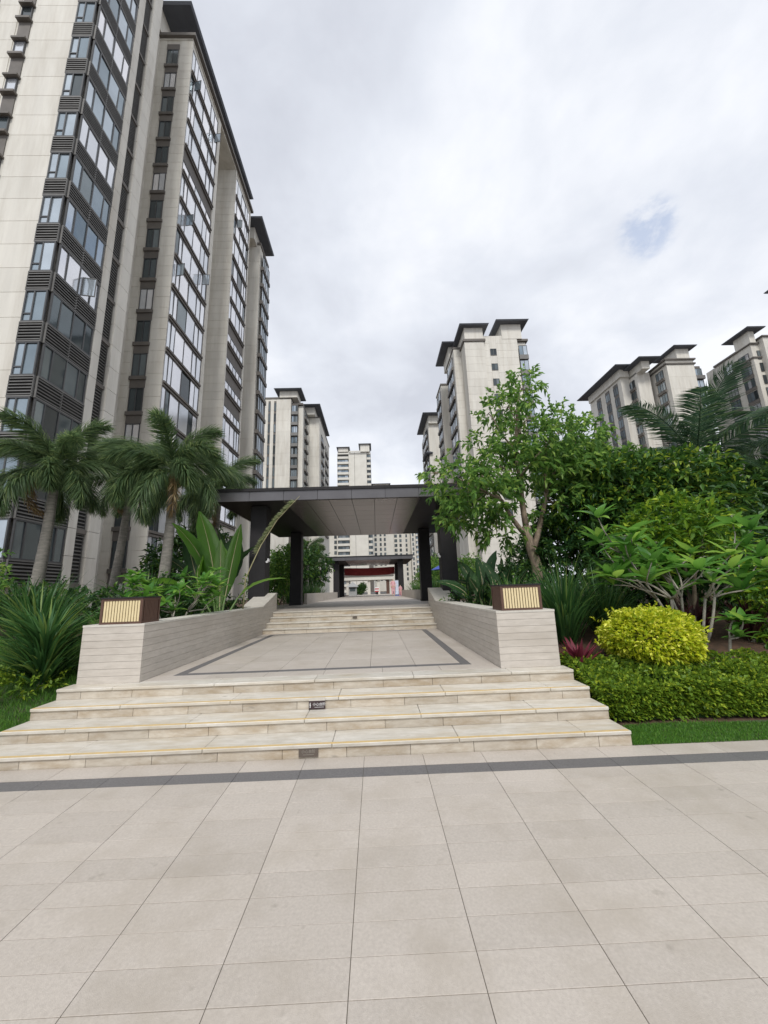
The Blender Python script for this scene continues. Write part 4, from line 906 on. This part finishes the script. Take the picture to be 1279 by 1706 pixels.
hd = thing('hedge', 'low clipped bright green hedge behind the grass strip on the right', 'hedge', (5, 5, 0)); o = obj('foliage', tris_mesh('foliage', V, T_, M['leafhedge']), hd, (-5, -5, 0)); obj('twigs', core.mesh('twigs', M['leafdark']), hd, (-5, -5, 0))
def ball(n, cx_, cy_, cz_, rx, ry, rz, leaf, jitter=.05, asp=.55):
    d = rdir(n); d[:, 2] = np.where(d[:, 2] < -.75, -d[:, 2], d[:, 2]); d = unit(d)
    lump = 1+.05*np.sin(d[:, 0]*7+d[:, 2]*5)+.04*np.sin(d[:, 1]*9+d[:, 0]*6)+.035*np.sin(d[:, 0]*17+d[:, 2]*13)
    rr = lump*(1-np.abs(rng.normal(0, jitter, n))); P = np.array([cx_, cy_, cz_])+d*np.array([rx, ry, rz])*rr[:, None]
    ll = leaf*(.7+.6*rng.random(n)); return leaves(P, d+rng.normal(0, .55, (n, 3))+np.array([0, 0, .25]), ll, ll*asp)
yb = thing('yellow_bush', 'rounded bright yellow-green clipped bush behind the hedge on the right', 'bush', (4.12, 5.95, .3))
V1 = ball(9500, 0, 0, .5, .67, .58, .44, .064, .10); V2 = blob_sprays([(0, 0, .5, .66, .56, .43, 70)], .065, per=7, twig=.11, droop=.1, aspect=.5, updir=.6, hollow=.92); V, T_ = cat([V1, V2]); obj('foliage', tris_mesh('foliage', V, T_, M['leafyellow']), yb)
V, T_ = ball(3000, 0, 0, .42, .58, .48, .36, .06, .1); obj('inner_foliage', tris_mesh('inner', V, T_, M['leafhedge']), yb)
b = MB()
for i in range(14): d = rdir(1, .6)[0]; limb(b, (0, 0, -.1), (d[0]*.6, d[1]*.45, .45+abs(d[2])*.3), .015, .006, .1, 4, 5)
obj('stems', b.mesh('stems', M['bark']), yb)

# strap-leaved clumps
def strap(n, length, width, spread, rise, seed=0, seg=6, droop=1.0, rbase=.1, z0=0.):
    Vs = []; Ts = []; o_ = 0
    for i in range(n):
        az = rng.random()*2*math.pi; el = rise*(.5+.5*rng.random()) + (1-rng.random()**.5)*.3; L_ = length*(.65+.45*rng.random())
        el = min(el, 1.5); d = np.array([math.cos(az)*math.cos(el), math.sin(az)*math.cos(el), math.sin(el)]); side = np.array([-math.sin(az), math.cos(az), 0])
        p = np.array([math.cos(az)*rbase*rng.random(), math.sin(az)*rbase*rng.random(), z0*rng.random()]); step = L_/seg; pts = []
        w = width*(.7+.5*rng.random()); dd = droop*(.6+.8*rng.random())
        for k in range(seg+1):
            f = k/seg; ww = w*(.55+.9*f if f < .4 else (1-f)/.6*.91+.0)*.5
            tw = side*math.cos(.3)+np.array([0, 0, 1])*math.sin(.3)*(1 if i % 2 else -1)
            Vs += [p+tw*ww, p-tw*ww]
            d = d+np.array([0, 0, -1])*dd*f*step*1.3; d = d/np.linalg.norm(d); p = p+d*step
        for k in range(seg):
            a = o_+2*k; Ts += [(a, a+1, a+3), (a, a+3, a+2)]
        o_ += 2*(seg+1)
    return np.array(Vs), np.array(Ts)
def clump(label, loc, n, length, width, m='leafspike', rise=1.25, droop=1.0, name='strap_leaf_plant', rbase=.12, z0=.2, trunk=0, group=None):
    t = thing(name, label, 'plant', loc, random.random()*6, group); V, T_ = strap(n, length, width, 0, rise, droop=droop, rbase=rbase, z0=z0)
    if trunk: V[:, 2] += trunk
    obj('foliage', tris_mesh('foliage', V, T_, M[m]), t)
    obj('stem', MB().tube([(0, 0, -.2), (0, 0, .1+trunk), (0.0, 0, trunk+z0+.1)], [.06, .05, .03]).mesh('stem', M['barkpale'], True), t)
    return t
clump('large fountain of long thin green leaves right of the right pier', (3.45, 7.2, .55), 420, 1.35, .035, rise=1.3, droop=1.0, z0=.5, rbase=.25)
clump('smaller pale green tuft directly behind the right lantern', (2.55, 7.2, 1.0), 220, .75, .03, m='grass', rise=1.3, droop=.7)
clump('second thin-leaved fountain plant left of the yellow bush', (4.4, 7.6, .6), 300, 1.25, .035, rise=1.25, z0=.4, rbase=.2)
clump('large spiky dark green clump at the left edge beside the left pier', (-5.1, 6.25, .38), 480, .95, .045, rise=.95, droop=1.3, z0=.75, rbase=.12)
clump('spiky clump behind the first one at the far left edge', (-6.2, 7.4, .55), 380, 1.15, .042, rise=1.25, droop=1.0, z0=.7, rbase=.2)
clump('thin-leaved clump between the left spiky plants and the tower fins', (-5.0, 8.6, .8), 320, 1.2, .035, rise=1.25, droop=.9, z0=.5, rbase=.3)
clump('green grassy clump at the left pier outer corner', (-4.75, 7.2, .6), 260, .9, .03, m='grass', rise=1.2)
clump('spiky clump at far left rear by the palm trunk', (-8.2, 9.2, .9), 320, 1.2, .045, rise=1.2, z0=.4)
for i, (x, y) in enumerate(((-4.6, 21.5), (-4.5, 25), (-4.6, 29), (3.4, 23), (3.3, 27), (3.4, 31))):
    clump(['thin reed clump behind the left low wall nearest the portico', 'thin reed clump midway along the left low wall', 'thin reed clump at the far end of the left low wall', 'thin reed clump behind the right low wall nearest the portico', 'thin reed clump midway along the right low wall', 'thin reed clump at the far end of the right low wall'][i], (x, y, 1.05), 200, 1.3, .05, rise=1.4, droop=.5, rbase=.6, m='leafspike', name='reed_plant', group='reeds along the walkway walls')
clump('small cordyline with upright pink-red leaves beside the right pier foot', (2.98, 5.92, .42), 40, .46, .085, m='leafred', rise=1.1, droop=1.0, name='red_cordyline', z0=.1, rbase=.03)
for i, (x, y, z) in enumerate(((5.9, 7.2, .6), (6.7, 7.0, .55), (5.3, 7.0, .6))):
    clump(['maroon cordyline in the middle of the three under the frangipani', 'maroon cordyline rightmost under the frangipani', 'maroon cordyline leftmost under the frangipani, nearest the yellow bush'][i], (x, y, z), 60, .62, .07, m='leafmaroon', rise=1.2, droop=1.0, name='maroon_cordyline', z0=.3, rbase=.05, group='maroon cordylines')
# low leafy filler by the pier
shrub('ground_cover_shrub', 'small round-leaved light green plant at the foot of the right pier', 'shrub', (2.85, 6.05, .3), .01, [(0, 0, .18, .16, .15, .14, 40), (.35, .2, .15, .25, .2, .12, 40)], .06, 'leafhedge', per=6, twig=.08, aspect=.7)

# frangipani
def leaf_mesh(L_, W, m, seg=5, droop=.25, fold=.18, key='l'):
    def f():
        b = MB(); n = len(b.v)
        for k in range(seg+1):
            f_ = k/seg; w = W*math.sin(math.pi*min(1, f_**.8*.97+.03))**.8*.5; z = -droop*L_*f_*f_
            b.v += [(f_*L_, w, z+w*fold*2), (f_*L_, 0, z), (f_*L_, -w, z+w*fold*2)]
        for k in range(seg):
            a = 3*k; b.f += [(a, a+1, a+4, a+3), (a+1, a+2, a+5, a+4)]; b.m += [0, 0]
        me = bpy.data.meshes.new('leaf'); me.from_pydata(b.v, [], b.f); me.materials.append(M[m])
        me.polygons.foreach_set('use_smooth', [True]*len(me.polygons)); me.update(); return me
    return lib(('leaf', L_, W, m, seg, droop, fold), f)
def orient(d, roll=0):
    q = Vector(d).to_track_quat('X', 'Z'); return (q @ Matrix.Rotation(roll, 4, 'X').to_quaternion()).to_euler()
def frangipani(label, loc, scale, stems, heads_n, leafL, spread, zc, flowers=True, seed=1, rz=(.5, .3)):
    rs = random.Random(seed); t = thing('frangipani', label, 'shrub', loc); b = MB(); heads = []
    for s_ in range(stems):
        az = 2*math.pi*s_/stems+rs.uniform(-.4, .4); p0 = Vector((rs.uniform(-.06, .06), rs.uniform(-.06, .06), -.1))
        p1 = Vector((math.cos(az)*spread*.28, math.sin(az)*spread[1]*.3 if isinstance(spread, tuple) else math.sin(az)*spread*.2, zc*.45)) if not isinstance(spread, tuple) else Vector((math.cos(az)*spread[0]*.3, math.sin(az)*spread[1]*.3, zc*.42))
        limb(b, p0, p1, .045*scale, .032*scale, .08, 5, 7)
        for k in range(3):
            az2 = az+rs.uniform(-.8, .8); p2 = p1+Vector((math.cos(az2)*spread[0]*.32, math.sin(az2)*spread[1]*.32, zc*rs.uniform(.02, .36))); limb(b, p1, p2, .028*scale, .02*scale, .1, 4, 6)
            if rs.random() < .45: heads.append(p2)
            for j in range(2 if len(heads) < heads_n else 0):
                az3 = az2+rs.uniform(-1.1, 1.1); p3 = p2+Vector((math.cos(az3)*spread[0]*.3, math.sin(az3)*spread[1]*.3, zc*rs.uniform(.02, .28))); limb(b, p2, p3, .019*scale, .014*scale, .1, 4, 6); heads.append(p3)
    obj('stems', b.mesh('stems', M['barkpale'], True), t)
    cnt_ = 0; fv = []; ff = []
    for hi, p in enumerate(heads):
        n = rs.randint(8, 11)
        for i in range(n):
            az = i*2.4+rs.uniform(-.2, .2); el = rs.uniform(.0, 1.15); d = (math.cos(az)*math.cos(el), math.sin(az)*math.cos(el), math.sin(el))
            L_ = rs.choice((leafL*.8, leafL, leafL*1.15)); me = leaf_mesh(round(L_, 3), round(L_*.36, 3), 'leaffran', droop=rs.choice((.15, .35)))
            if cnt_ < 298: obj('leaf', me, t, p, orient(d, rs.uniform(-.3, .3))); cnt_ += 1
            else:
                e_ = orient(d, rs.uniform(-.3, .3)).to_matrix(); base = len(fv); fv.extend(tuple(e_ @ v.co + p) for v in me.vertices); ff.extend(tuple(base+k for k in q.vertices) for q in me.polygons)
        if flowers and hi % 2 == 0:
            fb = MB()
            for q in range(rs.randint(2, 4)):
                c = Vector((rs.uniform(-.05, .05), rs.uniform(-.05, .05), .12+rs.uniform(0, .05)))
                for a in range(5):
                    th = a*1.2566; u = Vector((math.cos(th), math.sin(th), .3))*.046; w = Vector((-math.sin(th), math.cos(th), 0))*.016
                    fb.poly([c, c+u*.6+w, c+u, c+u*.6-w])
            obj('flower_cluster', fb.mesh('flowers', M['petal']), t, p)
    if ff:
        me = bpy.data.meshes.new('leaves'); me.from_pydata(fv, [], ff); me.materials.append(M['leaffran']); me.polygons.foreach_set('use_smooth', [True]*len(me.polygons)); o = obj('leaf', me, t); o['kind'] = 'stuff'
    return t
frangipani('large frangipani with bare forked stems, whorled leaves and white flowers behind the yellow bush', (5.2, 6.45, .38), .6, 6, 40, .38, (1.55, .75), 2.35, seed=4)
frangipani('light green frangipani with white flowers behind the left planter wall', (-4.1, 8.0, .75), .45, 6, 40, .26, (.95, .7), 1.45, seed=9)
frangipani('young single-stemmed frangipani sprouting beside the large one', (5.25, 5.95, .3), .6, 1, 4, .26, (.35, .3), 1.1, flowers=False, seed=12)

# broad leaves: banana-like plants
def broad_mesh(L_, W, m, droop, key, stem=.35):
    def f():
        b = MB(); seg = 10
        for k in range(seg+1):
            f_ = k/seg; w = W*.5*(math.sin(math.pi*min(.995, .04+f_**.9*.955))**.7)*(1+.06*math.sin(k*4.1)); x = L_*f_
            ang = droop*f_; z = x*math.cos(ang*.7); xx = x*math.sin(ang)
            rip = .015*math.sin(k*2.6)
            b.v += [(xx+rip, -w, z+abs(w)*.1), (xx+w*.28, -w*.5, z), (xx, 0, z-.0), (xx+w*.28, w*.5, z), (xx+rip, w, z+abs(w)*.1)]
        for k in range(seg):
            for j in range(4): a = 5*k+j; b.f.append((a, a+1, a+6, a+5)); b.m.append(0)
        me = bpy.data.meshes.new('leaf'); me.from_pydata(b.v, [], b.f); me.materials.append(M[m]); me.polygons.foreach_set('use_smooth', [True]*len(me.polygons)); me.update(); return me
    return lib(('broad', L_, W, m, droop), f)
def broad_plant(label, loc, leaves_, m, name='banana_plant'):
    """leaves_: (azimuth, lean, length, width, stalk, droop, roll)"""
    t = thing(name, label, 'plant', loc)
    for (az, lean, L_, W, stalk, droop, roll) in leaves_:
        d = Vector((math.cos(az)*math.sin(lean), math.sin(az)*math.sin(lean), math.cos(lean)))
        b = MB().tube([(0, 0, -.15), tuple(d*stalk*.5), tuple(d*stalk)], [.035, .026, .016], 6)
        # stalk continues as midrib
        o = obj('leaf', broad_mesh(L_, W, m, droop, 0), t, d*stalk, (0, 0, 0)); q = Vector((0, 0, 1)).rotation_difference(d); rz = Matrix.Rotation(roll, 4, 'Z').to_quaternion()
        o.rotation_euler = (q @ rz).to_euler()
        obj('stalk', b.mesh('stalk', M['stemgreen'], True), t)
        pts = []
        for k in range(8):
            f_ = k/7*.96; x = L_*f_; pts.append((x*math.sin(droop*f_)+.006, 0, x*math.cos(droop*f_*.7)))
        obj('midrib', MB().tube(pts, [.013*(1-.8*k/7) for k in range(8)], 5).mesh('midrib', M['drystem']), o)
    return t
PI = math.pi
broad_plant('broad upright bright green banana-like plant in front of the left portico column', (-3.72, 9.4, .9),
    [(PI*.97, .15, 1.8, .56, 1.0, .30, -PI/2), (PI*1.0, .03, 1.6, .36, .5, .10, -PI/2+.35), (0, .14, 1.75, .34, .75, .2, -PI/2+.5), (PI*.95, .28, 1.5, .46, 1.2, .5, -PI/2-.4), (PI*.9, .75, 1.4, .5, 1.2, .9, PI), (PI*.6, .25, 1.6, .5, 1.0, .5, PI/2+.7), (PI*1.1, .5, 1.2, .42, .9, .7, .6), (.4, .5, 1.1, .34, .8, .8, .3)], 'leafbanana')
# the arching seed frond that leans right across the portico fascia
t = thing('leaning_frond', 'long pale arching frond leaning right across the portico roof edge', 'plant', (-3.5, 10.3, 1.0))
pts = [Vector((0, 0, 0)), Vector((.05, 0, 1.1)), Vector((.42, 0, 1.95)), Vector((.85, 0, 2.65)), Vector((1.45, 0, 3.3))]
obj('stalk', MB().tube(pts, [.022, .018, .015, .011, .006], 6).mesh('stalk', M['drystem'], True), t)
P = []; D = []
for i in range(420):
    f_ = .45+.5*rng.random(); k = f_*(len(pts)-1); a = int(k); p = pts[a].lerp(pts[min(a+1, 4)], k-a); P.append(p); D.append((-.9+rng.normal(0, .25), rng.normal(0, .4), .15+rng.normal(0, .35)))
V, T_ = leaves(np.array(P), np.array(D), .16, .018, droop=.1); obj('bristles', tris_mesh('bristles', V, T_, M['leafpale']), t)
for i, (x, y, s_, sd) in enumerate(((2.75, 10.4, 1.0, 3), (3.3, 9.6, .85, 5), (2.6, 9.2, .7, 8))):
    rs = random.Random(sd)
    broad_plant(['dark glossy broad-leaved plant right of the portico column, largest of the group', 'dark broad-leaved plant below the forked tree', 'low dark broad-leaved plant overhanging the right planter wall'][i], (x, y, .95),
        [(rs.uniform(0, 6.28), rs.uniform(.15, .75), rs.choice((1.0*s_, .8*s_)), .3*s_, rs.uniform(.35, .8)*s_, rs.uniform(.3, .9), rs.uniform(0, 6.28)) for _ in range(13)], 'leafbroad', 'broad_leaved_plant')
broad_plant('dark broad-leaved plant between the left palms and the portico', (-5.2, 12.2, 1.0), [(a*.9, .3+.08*(a % 4), 1.5, .42, 1.1+.1*(a % 3), .5, a*1.3) for a in range(9)], 'leafbroad', 'broad_leaved_plant')
shrub('garden_shrub', 'leafy shrub covering the soil behind the right planter wall', 'shrub', (3.0, 9.9, .95), .02, [(0, 0, .3, .8, .9, .35, 120), (.9, .4, .6, .8, .8, .6, 140), (-.5, 1.2, .25, .4, .8, .3, 60)], .13, 'leafdark')
shrub('garden_shrub', 'low leafy shrub along the back of the left planter', 'shrub', (-4.3, 10.2, .95), .02, [(0, 0, .35, .6, 1.0, .4, 140), (-.9, .4, .6, .9, .9, .6, 160)], .13, 'leafdark')
shrub('garden_shrub', 'green bush mass between the left palm trunks at ground level', 'shrub', (-7.2, 10.5, .95), .02, [(0, 0, .4, 1.5, .8, .5, 220), (-1.8, .2, .5, 1.2, .8, .6, 180), (1.3, .3, .4, .9, .7, .5, 120)], .15, 'leafdark')
shrub('garden_shrub', 'pale feathery shrub at the far left edge in front of the tower', 'shrub', (-8.8, 8.2, .8), .03, [(0, 0, 1.3, .8, .6, .8, 170), (-.6, 0, .8, .7, .6, .6, 120)], .14, 'leaf')
# grey path-side plant by the deck column
# palms
def frond_mesh(L_, arch, nleaf, leaf, m, plumose, key, lw=.035, hang=.6, z_up=.0):
    def f():
        seg = 12; pts = []; p = np.zeros(3); ang = z_up
        for k in range(seg+1):
            pts.append(p.copy()); p = p + np.array([math.cos(ang), 0, math.sin(ang)])*L_/seg; ang -= arch/seg*(.4+1.2*k/seg)
        pts = np.array(pts); b = MB().tube([tuple(q) for q in pts], [.028*(1-.85*k/seg) for k in range(seg+1)], 5, cap=False)
        P = []; D = []; LL = []
        for i in range(nleaf):
            f_ = .14+.86*(i+.5)/nleaf; k = f_*seg; a = min(int(k), seg-1); q = pts[a]+(pts[a+1]-pts[a])*(k-a); tg = unit(pts[a+1]-pts[a])
            env = (math.sin(math.pi*min(1, f_*.9+.12)))**.6*.75+.25
            if plumose: th = rng.random()*2*math.pi; side = np.array([0, math.cos(th), 0])+np.array([-tg[2], 0, tg[0]])*math.sin(th)*.9; d = side+tg*.75
            else:
                s_ = 1 if i % 2 else -1; d = np.array([0, s_, 0])+tg*.65+np.array([-tg[2], 0, tg[0]])*.15
            P.append(q); D.append(d+rng.normal(0, .07, 3)); LL.append(leaf*env*(.85+.3*rng.random()))
        P = np.array(P); D = unit(np.array(D)); LL = np.array(LL); n = len(P)
        side = unit(np.cross(D, np.array([0, 0, 1.0])+rng.normal(0, .15, (n, 3)))); h = np.array([0, 0, -1.0])
        mid = P+D*LL[:, None]*.5+h*(LL*hang*.12)[:, None]; tip = P+D*LL[:, None]*.92+h*(LL*hang*.5)[:, None]; w = side*lw*.5
        V = np.stack([P+w*.5, P-w*.5, mid+w, mid-w, tip], 1).reshape(-1, 3); bb = np.arange(n)[:, None]*5
        T_ = np.concatenate([bb+[0, 1, 3], bb+[0, 3, 2], bb+[2, 3, 4]], 1).reshape(-1, 3)
        Vb = np.array(b.v); Tb = []
        for q in b.f: Tb += [(q[0], q[1], q[2]), (q[0], q[2], q[3])]
        V, T_ = cat([(V, T_), (Vb, np.array(Tb))]); return tris_mesh('frond', V, T_, M[m])
    return lib(('frond', key, L_, arch), f)
def palm(label, base, top, r0, r1, nf, L_, m, plumose, key, leaf, nleaf, els=(-.5, 1.25), hang=.6, lw=.035, archs=(1.3, 2.0), shaft=True, ring=True, seed=0, name='palm_tree'):
    rs = random.Random(seed); t = thing(name, label, 'tree', base); tp = Vector(top)-Vector(base); b = MB(); n = 26; pts = []; rad = []
    for i in range(n+1):
        f_ = i/n; pts.append(tp*f_+Vector((.06*math.sin(f_*2.5), 0, 0))); rad.append((r0+(r1-r0)*f_)*(1.0+(.05 if i % 2 else 0))*(1.15 if i == 0 else 1))
    b.tube(pts, rad, 10); obj('trunk', b.mesh('trunk', M['palmbark'], True), t)
    if shaft: obj('crownshaft', MB().tube([tp, tp+Vector((0, 0, .35)), tp+Vector((0, 0, .7))], [r1*1.15, r1*1.25, r1*.6], 9).mesh('crownshaft', M['stemgreen'], True), t)
    c = tp+Vector((0, 0, .6 if shaft else .05))
    o = obj('dead_frond', frond_mesh(round(L_*.8, 2), 2.9, nleaf//3, leaf*.6, 'leafdry', plumose, key+'dry', lw, hang), t, c, (0, .6, rs.uniform(3.6, 5.4)))
    for i in range(nf):
        f_ = (i+.5)/nf; az = i*2.399+rs.uniform(-.2, .2); el = els[1]+(els[0]-els[1])*f_; a = rs.choice(archs); l = L_*rs.choice((.88, 1.0))
        o = obj('frond', frond_mesh(round(l, 2), a, nleaf, leaf, m, plumose, key, lw, hang), t, c, (rs.uniform(-.35, .35), -el, az)); 
    return t
fox = dict(r0=.17, r1=.11, nf=16, L_=2.25, m='leafpalm', plumose=True, key='fox', leaf=.50, nleaf=560, els=(-.35, 1.4), hang=1.15, lw=.021, archs=(1.9, 2.6))
palm('foxtail palm nearest the left edge in front of the louvred bays', (-9.55, 11, .9), (-9.5, 11.1, 4.9), seed=1, **fox)
palm('foxtail palm with the fullest drooping crown, in front of the tower fins', (-6.05, 11, .9), (-5.95, 11, 4.75), seed=2, **fox)
palm('foxtail palm half hidden between the two larger left palms', (-9.6, 14.2, .95), (-9.3, 14.2, 5.6), seed=3, **fox)
palm('foxtail palm behind the others nearest the portico roof', (-6.4, 14.5, .95), (-6.1, 14.6, 5.1), seed=5, **fox)
palm('slender palm behind the portico on the left, crown above the low wall', (-4.9, 27, 1.0), (-4.8, 27, 4.0), r0=.14, r1=.1, nf=12, L_=1.7, m='leafpalm', plumose=True, key='fox', leaf=.42, nleaf=340, seed=8, els=(-.3, 1.2), hang=.7, archs=(1.7, 2.3))
coco = dict(r0=.2, r1=.15, nf=16, L_=3.5, m='leafcoco', plumose=False, key='coco', leaf=1.05, nleaf=170, els=(-.15, 1.45), hang=.8, lw=.036, archs=(.7, 1.1), shaft=False)
palm('coconut palm with long feathered fronds rising over the lime green tree', (12.0, 13.2, .9), (12.0, 13.2, 5.9), seed=4, name='coconut_palm', **coco)
palm('coconut palm cut off by the right edge with a long arching frond', (16.4, 12.4, .9), (16.4, 12.4, 6.3), seed=11, name='coconut_palm', **dict(coco, archs=(1.1, 1.5), els=(-.2, 1.1)))

# lawn strips
def lawn(label, n, fx, hgt=.05, base=None):
    P = fx(n); D = np.stack([rng.normal(0, .35, n), rng.normal(0, .35, n), np.ones(n)], 1); V, T_ = leaves(P, D, hgt*(.6+.7*rng.random(n)), .006, fold=.05, droop=.1)
    o = obj('lawn', tris_mesh('lawn', V, T_, M['grass'])); o['kind'] = 'stuff'; o['label'] = label; o['category'] = 'grass'; return o
def fr(n):
    x = 2.66+9*rng.random(n)**1.5; y = 4.345+(.44+.05*np.sin(x*2.3))*rng.random(n); z = np.array([garden_z(q) for q in y]); return np.stack([x, y, z-.004], 1)
lawn('short green grass strip between the plaza and the hedge on the right', 45000, fr, .045)
def fl(n):
    x = -4.24-7*rng.random(n)**1.3; y = 4.345+4.2*rng.random(n)**1.2; z = np.array([garden_z(q) for q in y]); return np.stack([x, y, z-.004], 1)
lawn('unmown green grass slope left of the stairs', 60000, fl, .12)
g_ = MB()
ysl = [4.345, 4.7, 5.0, 5.3, 5.6, 6.3, 8]
for (xa, xb, ym) in ((2.65, 12, 4.82), (-12, -4.23, 9)):
    yy = [q for q in ysl if q < ym]+[ym]
    for a, b_ in zip(yy, yy[1:]): g_.poly([(xa, a, garden_z(a)+.006), (xb, a, garden_z(a)+.006), (xb, b_, garden_z(b_)+.006), (xa, b_, garden_z(b_)+.006)])
struct('lawn_ground', g_.mesh('lawn_ground', M['lawnbase']))
shrub('garden_shrub', 'low trimmed green shrub at the left of the steps', 'shrub', (-5.6, 6.1, .3), .02, [(0, 0, .15, .9, .45, .25, 220), (-1.1, .3, .2, .8, .5, .3, 180)], .08, 'leafhedge', per=8, twig=.12)
